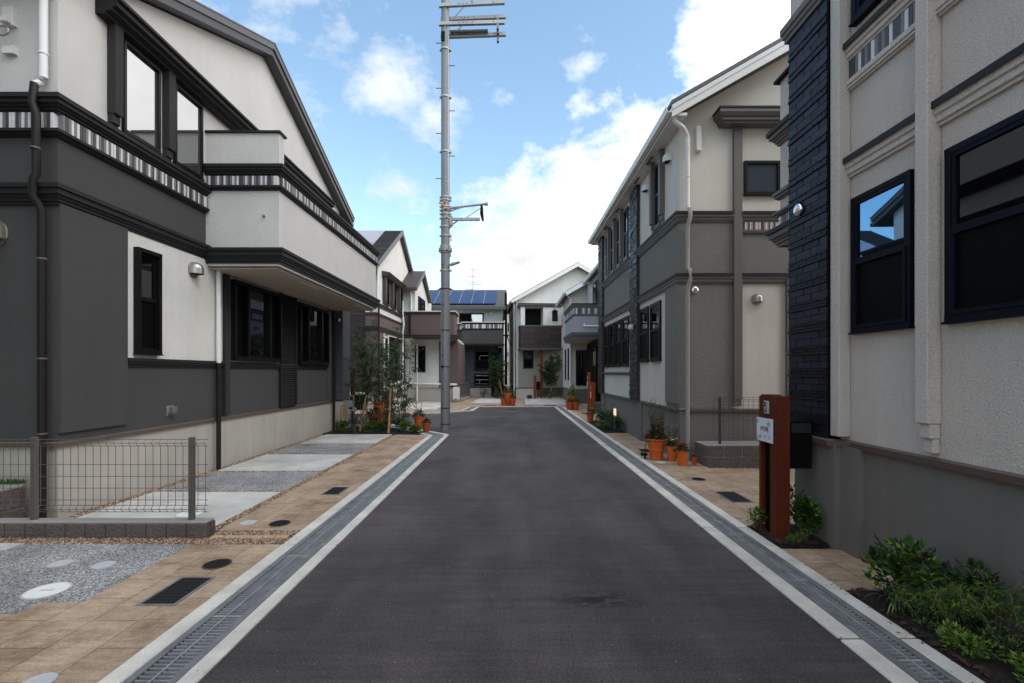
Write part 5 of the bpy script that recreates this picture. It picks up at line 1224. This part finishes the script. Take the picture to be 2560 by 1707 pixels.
# lit garden lamp
gl = thing('garden_lamp', 'small lit garden bollard lamp among shrubs by the right wall', 'lamp', (2.87, 13.0, 0))
mb = MB(); mb.cyl((2.87,13.0,0),(2.87,13.0,.36),.028,n=12); mb.build('stem', m_pipeg, gl)
me_, t_, b_ = newmat('lamp_glow'); b_.inputs['Base Color'].default_value = (.8,.6,.45,1); b_.inputs['Emission Color'].default_value = (1,.62,.36,1); b_.inputs['Emission Strength'].default_value = .9
mb = MB(); mb.cyl((2.87,13.0,.36),(2.87,13.0,.60),.040,.034,n=14); mb.build('glass', me_, gl)
mb = MB(); mb.cyl((2.87,13.0,.601),(2.87,13.0,.625),.038,n=14); mb.build('cap', m_pipeg, gl)
# ------------------------------------------------------------------ plants
def rdir(rnd, up=0.0):
    while True:
        v = Vector((rnd.uniform(-1,1), rnd.uniform(-1,1), rnd.uniform(-1,1)))
        if .05 < v.length < 1: v.normalize(); v.z += up; return v.normalized()
def perp(d, rnd):
    s_ = d.cross(rdir(rnd)); 
    return s_.normalized() if s_.length > 1e-3 else Vector((1,0,0))
def crown_leaves(rnd, pts, mats, L_, W_, wts=None, droop=0.0, per=3, jit=.03):
    mb = MB()
    for p, d in pts:
        for _ in range(per):
            q = p + Vector((rnd.uniform(-jit,jit), rnd.uniform(-jit,jit), rnd.uniform(-jit,jit)))
            dd = (d*.6 + rdir(rnd)*.9 + Vector((0,0,-droop))).normalized()
            mb.m = rnd.choices(range(len(mats)), wts)[0] if wts else rnd.randrange(len(mats))
            s_ = rnd.uniform(.65, 1.2); mb.leaf(q, dd, perp(dd, rnd), L_*s_, W_*s_)
    return mb
def slender_tree(label, x, y, h, stems, spread, z0, L_, W_, mats, seed, wts=None, per=3, nb=16, droop=.3, stake=None, group='slender young trees', lean=0.0, w_side=0, base_r=.014):
    rnd = random.Random(seed); t = thing('young_tree', label, 'tree', (x, y, 0), group)
    tr = MB(); pts = []
    for s_ in range(stems):
        a = 6.283*s_/stems+rnd.uniform(-.5,.5); hh = h*rnd.uniform(.78, 1.0) if s_ else h
        bx_, by_ = x+.05*math.cos(a), y+.05*math.sin(a); tx = math.cos(a)*spread*.45*rnd.uniform(.5,1)+lean; ty = math.sin(a)*spread*.4
        P = []
        for k_ in range(8):
            f_ = k_/7; P.append(Vector((bx_+tx*f_**1.2+rnd.uniform(-.015,.015), by_+ty*f_**1.2+rnd.uniform(-.015,.015), hh*f_)))
        tr.tube(P, [base_r*(1-.8*k_/7) for k_ in range(8)], 6)
        for b in range(nb):
            f_ = z0/h + (1-z0/h)*((b+rnd.random())/nb); i = min(6, int(f_*7)); p = P[i].lerp(P[i+1], f_*7-i)
            a2 = rnd.uniform(0, 6.283); prof = math.sin(min(1, (f_-z0/h)/(1-z0/h)*.9+.12)*math.pi)**.6
            l = spread*.55*prof*rnd.uniform(.45, 1.15)+.04; d = Vector((math.cos(a2), math.sin(a2), rnd.uniform(.2,.9))).normalized()
            e = p+d*l+Vector((0,0,-droop*l*.4)); tr.tube([p, p.lerp(e,.5)+Vector((0,0,.03*l)), e], [.005,.0035,.0015], 4)
            m = max(3, int(l/.045))
            for j in range(m): pts.append((p.lerp(e, (j+.6)/m), d))
    tr.build('trunk', m_bark, t)
    crown_leaves(rnd, pts, mats, L_, W_, wts, droop, per, .035).build('crown', mats, t, recalc=False)
    if stake:
        s_ = MB(); s_.tube([(stake[0], stake[1], 0), (stake[2], stake[3], stake[4])], [.030,.027], 8); s_.build('stake', m_stake, t)
    return t
def shrub(label, x, y, rx, ry, h, n, L_, W_, mats, seed, wts=None, z=.02, name='shrub', stems=7, up=.25, hollow=.45, cat='shrub', group='low shrubs in the beds', lift=.15, droop=0):
    rnd = random.Random(seed); t = thing(name, label, cat, (x, y, z), group)
    tr = MB(); mb = MB()
    for i in range(stems):
        a = rnd.uniform(0, 6.283); r_ = rnd.uniform(.2,.75); e = Vector((x+rx*r_*math.cos(a), y+ry*r_*math.sin(a), z+h*rnd.uniform(.55,.9)))
        tr.tube([(x+rnd.uniform(-.02,.02), y+rnd.uniform(-.02,.02), z-.01), Vector((x,y,z)).lerp(e,.5)+Vector((0,0,h*.1)), e], [.006,.004,.002], 5)
    tr.build('stems', m_bark, t)
    lumps = [(rnd.uniform(-.45,.45), rnd.uniform(-.45,.45), rnd.uniform(.35,.72), rnd.uniform(.35,.6)) for _ in range(7)]
    for i in range(n):
        lx, ly, lz, lr = lumps[rnd.randrange(7)]; d = rdir(rnd); r_ = lr*rnd.uniform(hollow, 1)**.5
        p = Vector((x+rx*(lx+d.x*r_), y+ry*(ly+d.y*r_), z+h*max(lift*rnd.uniform(.3,1), min(1.02, lz+d.z*r_*.6))))
        dd = (Vector((d.x, d.y, d.z*.5+up-droop))+rdir(rnd)*.55).normalized()
        mb.m = rnd.choices(range(len(mats)), wts)[0] if wts else rnd.randrange(len(mats))
        s_ = rnd.uniform(.6, 1.2); sd_ = dd.cross(Vector((0,0,1))+rdir(rnd)*.4); sd_ = sd_.normalized() if sd_.length > .01 else Vector((1,0,0))
        mb.leaf(p, dd, sd_, L_*s_, W_*s_, .18)
    mb.build('foliage', mats, t, recalc=False); return t
def feathery(label, x, y, arms, mats, seed, z=.03, fine=.030):
    """arching thread-leaved conifer: drooping branches clothed in fine needles"""
    rnd = random.Random(seed); t = thing('golden_conifer', label, 'shrub', (x, y, z), 'feathery conifers in the near bed')
    tr = MB(); mb = MB()
    for (dx, dy, hh) in arms:
        P = [Vector((x+dx*f_, y+dy*f_, z+hh*math.sin(min(1,f_*1.25)*math.pi*.62)*(1 if f_ < .7 else 1-(f_-.7)*.9))) for f_ in [i/9 for i in range(10)]]
        tr.tube(P, [.006*(1-.7*i/9) for i in range(10)], 5)
        for i in range(2, 10):
            for b in range(5):
                d = Vector((rnd.uniform(-1,1), rnd.uniform(-1,1), rnd.uniform(-.35,.45))).normalized(); l = rnd.uniform(.05,.13)
                p = P[i]+Vector((rnd.uniform(-.015,.015),)*3); e = p+d*l+Vector((0,0,-l*.45)); m_i = rnd.choices(range(len(mats)), [3,4,2] if len(mats) == 3 else None)[0]
                for j in range(9):
                    q = p.lerp(e, j/9)+Vector((0,0,.02*math.sin(j/9*3.14))); dd = (d+rdir(rnd)*.8+Vector((0,0,-.3))).normalized()
                    mb.m = m_i; mb.leaf(q, dd, perp(dd, rnd), fine*rnd.uniform(.6,1.2), fine*.16, .1)
    tr.build('branches', m_bark, t); mb.build('foliage', mats, t, recalc=False); return t
def strap(label, x, y, n, L_, mats, seed, z=.03, w=.012):
    rnd = random.Random(seed); t = thing('strap_leaf_plant', label, 'plant', (x, y, z)); mb = MB()
    for i in range(n):
        a = rnd.uniform(0, 6.283); l = L_*rnd.uniform(.6,1.1); mb.m = rnd.randrange(len(mats)); lean = rnd.uniform(.35,1.0); P = []
        for k_ in range(8):
            f_ = k_/7; P.append(Vector((x+math.cos(a)*l*lean*f_, y+math.sin(a)*l*lean*f_, z+l*.75*math.sin(min(1.0,f_*.85)*math.pi)*(1.1-lean*.5))))
        s_ = Vector((-math.sin(a), math.cos(a), 0)); vs = []
        for k_, p in enumerate(P): ww = w*(1-(k_/7)**2)*.5+.0006; vs += [p+s_*ww, p-s_*ww]
        mb.add(vs, [(2*k_, 2*k_+1, 2*k_+3, 2*k_+2) for k_ in range(7)])
    mb.build('leaves', mats, t, recalc=False)
    return t
# near right bed
shrub('bushy green nandina nearest the tan paving in the near right bed', 2.62, 3.14, .22, .24, .47, 620, .062, .038, [l_mid, l_lime, l_dark, l_red], 3, [5,2.6,4,.12], stems=12, lift=.28)
shrub('dark glossy broad-leaved shrub between the nandina and the wall', 2.88, 2.98, .15, .26, .42, 260, .085, .040, [l_dark, m_pilast], 4, [5,1], stems=9, lift=.4)
feathery('golden feathery conifer in the middle of the near right bed', 2.72, 2.90, [(-.22,.10,.26),(-.22,-.12,.24),(-.05,-.28,.25),(.10,.16,.28),(.02,.20,.22),(-.28,0,.2),(-.12,-.22,.30)], [l_mid, l_lime, l_olive], 5)
feathery('taller arching golden conifer against the wall of the near right bed', 2.88, 2.76, [(-.05,-.35,.42),(.03,-.48,.40),(-.16,-.25,.34),(-.02,.18,.36),(-.12,-.42,.30),(-.20,-.10,.32)], [l_mid, l_lime, l_olive], 6)
shrub('lime green low spreading plant by the kerb in the near right bed', 2.56, 2.64, .12, .2, .12, 620, .034, .016, [l_lime, l_mid, l_olive], 7, [6,3,1], hollow=.2, lift=.1, stems=6)
shrub('green and cream variegated plant behind the lime one', 2.76, 2.60, .13, .15, .13, 300, .032, .013, [l_mid, l_olive, l_yel], 8, [5,3,1], hollow=.2, stems=6)
shrub('yellow green plant at the bottom right corner of the bed', 2.66, 2.30, .16, .17, .15, 480, .040, .018, [l_lime, l_mid, l_yel], 9, [4,4,1], hollow=.2, stems=6)
shrub('dark whorled shrub at the right edge against the grey wall', 2.90, 2.50, .11, .22, .52, 110, .085, .036, [l_dark, m_pilast], 10, [4,1], lift=.55, stems=6)
strap('variegated strap-leaved plant at the kerb below the nandina', 2.52, 3.06, 30, .20, [l_yel, l_olive, l_lime], 11)
shrub('leafy green shrub to the right of the red gate post', 2.76, 4.42, .17, .19, .47, 850, .050, .030, [l_mid, l_dark, l_lime], 12, [5,3,1], stems=9, lift=.1)
shrub('small feathery green clump at the foot of the red gate post', 2.60, 4.29, .14, .06, .10, 420, .03, .006, [l_mid, l_lime], 13, stems=4)
shrub('small leafy plant to the left of the red gate post', 2.49, 4.74, .11, .13, .24, 260, .04, .018, [l_dark, l_mid, l_lime], 14, stems=6)
# right bed by the garden lamp
for i, (x, y, h, r_, lab, mm_) in enumerate([(2.72,14.3,.42,.26,'dark round shrub left of the garden lamp',[l_dark,l_mid]),(2.86,13.35,.50,.26,'dense green shrub behind the garden lamp',[l_dark,l_mid]),(2.86,12.65,.42,.2,'leafy green shrub right of the garden lamp',[l_mid,l_dark]),(2.58,13.3,.22,.2,'low variegated plant at the kerb before the garden lamp',[l_olive,l_mid,l_yel]),(2.62,12.75,.16,.14,'low grey green plant at the kerb end of the lamp bed',[l_olive,l_mid])]):
    shrub(lab, x, y, r_, r_*1.4, h, 900, .05, .024, mm_, 30+i)
shrub('dark shrub behind the far flower pot on the right', 3.05, 15.6, .25, .4, .55, 350, .06, .03, [l_dark, l_mid], 37)
shrub('dark shrub at the foot of the orange brown gate boards', 3.25, 18.0, .25, .4, .5, 300, .07, .03, [l_dark, l_mid], 38)
# left planting bed
slender_tree('dark green fine-leaved tree at the left tiled corner', -4.10, 12.9, 3.0, 5, .75, .75, .075, .017, [l_dark, l_mid, leafm('deep_leaf', (.012,.045,.012), (.03,.08,.02))], 41, [2,5,4], per=6, nb=26, droop=.25, stake=(-4.12,12.6,-3.98,12.7,.95))
slender_tree('slim green tree between the dark tree and the olive-leaved tree', -3.55, 13.0, 2.35, 3, .42, .7, .06, .016, [l_dark, l_mid], 42, [4,2], per=7, nb=18)
slender_tree('grey green drooping-leaved tree with a timber stake', -3.30, 12.45, 2.85, 5, .72, .35, .085, .026, [l_olive, l_dark, l_mid], 43, [6,3,3], per=4, nb=24, droop=.9, stake=(-3.22,12.15,-3.20,12.3,1.22))
slender_tree('grey green drooping-leaved tree next to the utility pole', -2.95, 12.60, 2.55, 4, .62, .4, .085, .026, [l_olive, l_dark, l_mid], 44, [6,3,3], per=4, nb=20, droop=.9)
for i, (x, y, rx, h, lab, mm_) in enumerate([(-4.55,12.35,.26,.30,'low dark shrub at the left end of the corner bed',[l_dark,l_mid]),(-4.15,12.3,.24,.52,'upright dark shrub behind the last drive slab',[l_dark,l_olive]),(-3.75,12.25,.22,.30,'bright green groundcover behind the last drive slab',[l_mid,l_lime,l_dark]),
        (-3.45,12.35,.26,.34,'dark green shrub left of the timber stake',[l_dark,l_mid]),(-2.85,12.28,.25,.36,'green shrub right of the timber stake',[l_mid,l_dark,l_lime]),(-2.55,12.25,.22,.22,'low light green plant at the right tip of the corner bed',[l_mid,l_lime]),(-3.05,12.9,.3,.34,'dark shrub behind the olive-leaved tree',[l_dark,l_mid]),(-3.9,13.3,.3,.45,'dark shrub behind the fine-leaved tree',[l_dark,l_mid])]):
    shrub(lab, x, y, rx, rx*.7, h, 800, .045, .024, mm_, 50+i)
# far trees
def far_tree(label, x, y, h, spread, z0, seed, stake):
    slender_tree(label, x, y, h, 4, spread, z0, .11, .03, [l_dark, l_mid, l_olive], seed, [4,3,1], per=8, nb=24, droop=.3, stake=stake, base_r=.022, group='young trees before the far houses')
far_tree('young tree before the cream gabled house', 2.35, 28.7, 2.75, 1.15, .9, 61, (2.15,28.2,2.55,28.6,1.0))
far_tree('young tree before the porch of the solar house', -.95, 28.9, 2.75, .95, .7, 62, (-.55,28.5,-.80,28.7,1.2))
shrub('thin young shrub at the corner of the lavender house', 3.25, 28.5, .3, .3, 1.5, 260, .09, .03, [l_dark, l_mid], 63, lift=.4)
for i, (x, y, r_, h, lab) in enumerate([(-1.75,28.8,.4,.6,'dark shrub left of the dark red pillar at the solar house'),(-.85,28.4,.5,.55,'dark shrub under the far left young tree'),(-.2,28.6,.4,.7,'dark shrub beside the thin dark pole'),(2.0,28.3,.5,.6,'dark shrub under the far middle young tree'),(2.95,28.4,.35,.6,'dark shrub beside the far right fence'),(1.05,28.2,.2,.22,'tiny green plant at the foot of the entrance steps')]):
    shrub(lab, x, y, r_, r_*.7, h, 300, .09, .04, [l_dark, l_mid], 70+i)

# ------------------------------------------------------------------ flower pots
def pot(label, x, y, r, h, plant, mat=None, rings=False, seed=1, group='terracotta flower pots'):
    t = thing('flower_pot', label, 'flower pot', (x, y, 0.005), group); mat = mat or m_terra; rnd = random.Random(seed); z = .005
    rb = r*.66
    pr_ = [(.001,0),(rb*.96,0),(rb,.008)]
    if rings:
        for f_ in (.16, .48, .80):
            q = rb+(r*.93-rb)*f_; pr_ += [(q-.002,h*(f_-.03)),(q+.007,h*f_),(q-.0,h*(f_+.03))] if f_ > .2 else [(rb+.006,h*.05),(rb+.006,h*.08),(rb+.001,h*.1)]
        pr_ += [(r*.95,h*.93),(r*1.06,h*.965),(r*1.07,h),(r*.98,h+.004),(r*.93,h-.02),(r*.9,h*.9),(.001,h*.9)]
    else:
        pr_ += [(r*.93,h*.84),(r*.99,h*.855),(r,h*.87),(r,h),(r*.9,h+.002),(r*.88,h-.02),(r*.86,h*.9),(.001,h*.9)]
    mb = MB(); mb.lathe(x, y, pr_, 36, z); o = mb.build('pot', mat, t); auto_smooth(o, 35)
    mb = MB(); mb.lathe(x, y, [(.001,h*.905),(r*.86,h*.905),(r*.84,h*.93),(.001,h*.94)], 20, z); mb.build('soil', m_soil, t)
    top = z+h*.93
    for (kind, ph, pr2, n, mats, wts) in plant:
        mb = MB()
        if kind == 'dome':
            for i in range(n):
                d = rdir(rnd, .5); p = Vector((x+d.x*pr2*rnd.uniform(.3,1), y+d.y*pr2*rnd.uniform(.3,1), top+ph*abs(d.z)*rnd.uniform(.3,1)))
                dd = (d+rdir(rnd)*.6).normalized(); mb.m = rnd.choices(range(len(mats)), wts)[0]; mb.leaf(p, dd, perp(dd, rnd), r*.42, r*.2)
            mb.build('foliage', mats, t, recalc=False)
        elif kind == 'spray':
            for i in range(n):
                a = rnd.uniform(0,6.283); l = ph*rnd.uniform(.6,1); e = Vector((x+math.cos(a)*pr2*rnd.uniform(.2,1), y+math.sin(a)*pr2*rnd.uniform(.2,1), top+l)); b = Vector((x+math.cos(a)*r*.4, y+math.sin(a)*r*.4, top))
                m_i = rnd.choices(range(len(mats)), wts)[0]; k_ = 16
                for j in range(k_):
                    for _ in range(2):
                        p = b.lerp(e, (j+1)/k_); dd = Vector((rnd.uniform(-1,1), rnd.uniform(-1,1), .5)).normalized(); mb.m = m_i; mb.leaf(p, dd, perp(dd, rnd), .035, .011)
            mb.build('foliage', mats, t, recalc=False)
        elif kind == 'flowers':
            for i in range(n):
                a = rnd.uniform(0,6.283); q = rnd.uniform(.1,1)*pr2; c = Vector((x+math.cos(a)*q, y+math.sin(a)*q, top+ph*rnd.uniform(.75,1.05)))
                for k_ in range(7):
                    b = 6.283*k_/7; d = Vector((math.cos(b), math.sin(b)-.25, .35)).normalized(); mb.m = rnd.randrange(len(mats)); mb.leaf(c, d, d.cross(Vector((0,-.3,1))).normalized(), wts, wts*.7, .1)
            mb.build('flowers', mats, t, recalc=False)
    return t
D4 = [l_mid, l_dark, l_olive]
pot('largest ribbed terracotta pot with tall airy shrub and red leaves', 2.66, 8.60, .172, .375, [('dome',.28,.19,260,[l_red,l_dark,l_mid],[5,4,2]),('spray',.78,.20,34,[l_dark,l_olive,l_mid],[4,3,2]),('spray',.48,.16,12,[l_red,l_orange],[5,3]),('flowers',.42,.12,6,[l_orange,l_red],.05)], rings=True, seed=1)
pot('medium terracotta pot with yellow flowers beside the largest pot', 2.885, 8.42, .098, .27, [('dome',.16,.12,190,D4,[3,3,1]),('spray',.42,.12,10,[l_dark,l_olive],[2,1]),('flowers',.16,.10,9,[f_yel],.028),('flowers',.40,.12,7,[f_pink],.016)], mat=m_terra, seed=2)
pot('terracotta pot with red flowers in front of the yellow flowers', 2.925, 8.02, .102, .255, [('dome',.14,.13,240,[l_mid,l_dark],[3,3]),('flowers',.15,.10,14,[f_red],.032)], seed=3)
pot('smallest terracotta pot next to the block wall', 3.135, 8.02, .052, .14, [('dome',.07,.06,70,[l_dark,l_mid],[3,2]),('flowers',.07,.04,3,[f_pink],.015)], mat=m_terrad, seed=4)
pot('tall terracotta pot with red and pink flowers before the utility pole', -2.60, 12.98, .125, .385, [('dome',.22,.19,240,[l_mid,l_dark,l_red],[3,3,2]),('flowers',.24,.15,10,[f_red,f_pink],.03),('spray',.5,.2,6,[l_red,l_dark],[1,1])], seed=5)
pot('short red terracotta pot of crimson flowers nearest the utility pole', -2.31, 12.55, .113, .25, [('dome',.14,.12,200,[l_mid,l_dark],[3,3]),('flowers',.17,.10,12,[f_red,f_pink],.034)], mat=m_terrad, seed=6)
pot('orange pot half hidden behind the fine-leaved tree', -3.98, 13.45, .17, .40, [('dome',.25,.2,160,[l_dark,l_mid],[3,2]),('flowers',.3,.15,8,[f_red],.04)], mat=m_terra, seed=7)
pot('bright orange ribbed pot behind the fine-leaved tree by the brown downspout', -3.95, 13.9, .19, .72, [('dome',.4,.25,220,[l_dark,l_red,l_lime],[3,2,1]),('flowers',.4,.2,8,[f_red],.04)], rings=True, seed=8)
pot('tall orange pot with yellow flowers at the road end', -.20, 22.75, .19, .62, [('dome',.35,.2,200,D4,[3,3,1]),('flowers',.4,.18,12,[f_yel],.04)], seed=9)
pot('short red pot with dark foliage at the right of the road end trio', .04, 22.45, .155, .38, [('dome',.18,.17,160,[l_dark,l_mid],[3,3])], mat=m_terrad, seed=10)
pot('small red pot at the left of the road end trio', -.42, 22.5, .13, .34, [('dome',.25,.17,120,[l_red,l_dark,l_mid],[3,2,2]),('flowers',.3,.12,6,[f_red,f_pink],.03)], mat=m_terrad, seed=11)
pot('left of the twin red pots by the lavender house', 2.45, 19.9, .155, .34, [('dome',.16,.17,150,[l_dark,l_mid],[3,3])], mat=m_terrad, seed=12)
pot('right of the twin red pots by the lavender house', 2.72, 19.9, .155, .34, [('dome',.16,.17,150,[l_mid,l_dark],[3,3])], mat=m_terrad, seed=13)
pot('orange pot with yellow flowers behind the twin red pots', 2.62, 20.35, .21, .56, [('dome',.5,.24,260,[l_lime,l_mid,l_yel],[3,4,1]),('flowers',.4,.2,10,[f_yel],.04)], seed=14)
pot('red pot with pink flowers before the lamp bed on the right', 2.52, 15.0, .12, .27, [('dome',.2,.15,160,[l_dark,l_mid],[3,3]),('flowers',.2,.10,5,[f_pink],.045)], mat=m_terrad, seed=15)
# small garden things by the big pot
t = thing('garden_tap', 'small dark green watering tap with hose beside the biggest pot', 'garden tap', (2.46, 8.62, 0))
mb = MB(); mb.cyl((2.46,8.62,0),(2.46,8.62,.10),.018,n=10); mb.cyl((2.40,8.62,.09),(2.50,8.62,.09),.026,n=10); mb.cyl((2.385,8.62,.095),(2.40,8.62,.095),.036,n=12); mb.build('tap_body', m_black, t)
mb = MB(); mb.tube([(2.47,8.64,.08),(2.47,8.66,.25),(2.51,8.68,.33),(2.56,8.70,.28),(2.58,8.72,.05)], .009, 6); mb.build('hose', l_dark, t)
mb = MB(); mb.lathe(-4.02, 14.9, [(.001,0),(.2,.0),(.3,.10),(.3,.22),(.22,.36),(.08,.40),(.001,.40)], 18); b_ = solo(mb, 'stone_jar', m_fascia, 'dark rounded jar on the side road edge behind the trees', 'jar', smooth=True)
shrub('dark low groundcover under the golden conifers by the wall', 2.84, 2.10, .13, .3, .12, 350, .035, .018, [l_dark, l_mid], 91, stems=6, lift=.05)
shrub('small dark green tuft between the conifer and the kerb', 2.53, 2.86, .06, .08, .07, 110, .03, .012, [l_dark, l_mid, l_lime], 92, [4,3,1], stems=4, lift=.05)
# litter and crumbs on the hard surfaces
def litter(name, label, spots, mats, size, seed, flat=.3):
    rnd = random.Random(seed); mb = MB()
    for (x0, x1, y0, y1, n, z) in spots:
        for i in range(n):
            x = rnd.uniform(x0, x1); y = rnd.uniform(y0, y1); r = rnd.uniform(*size); a = rnd.uniform(0, 6.28); mb.m = rnd.randrange(len(mats)); c, s_ = math.cos(a)*r, math.sin(a)*r
            mb.add([(x+c,y+s_,z),(x-s_*.6,y+c*.6,z),(x-c,y-s_,z),(x+s_*.6,y-c*.6,z),(x,y,z+r*flat)], [(0,1,4),(1,2,4),(2,3,4),(3,0,4)])
    tag(mb.build(name, mats, recalc=False), label, 'litter', kind='stuff')
litter('grit', 'scattered grit and pebbles on the paving and kerbs near the gravel', [(-2.95,-1.65,4.2,5.3,130,.012),(-2.95,-2.15,2.2,4.2,22,.006),(-2.95,-2.15,5.3,11.5,60,.006),(-4.7,-3.1,4.8,11.8,70,.013),(2.33,2.43,.8,4.9,90,.013),(-1.72,-1.62,2,11,26,.012),(1.96,2.09,2,14,30,.012),(2.45,3.0,5,8.3,50,.007)], gm, (.003,.007), 101, .7)
litter('fallen_leaves', 'a few small dry leaves along the right kerb and paving', [(2.33,2.44,1.2,4.9,26,.014),(2.5,3.0,3.5,8,16,.008),(1.75,2.1,2,9,9,.012),(-2.6,-2.2,11,12,12,.008)], [l_orange, mm[1], l_red], (.006,.014), 102, .25)
litter('road_chips', 'tiny pale stone chips scattered on the asphalt', [(-1.55,1.9,1.6,7,210,.001),(-1.5,1.9,7,18,90,.001)], [m_capg, gm[2]], (.002,.0045), 103, .8)
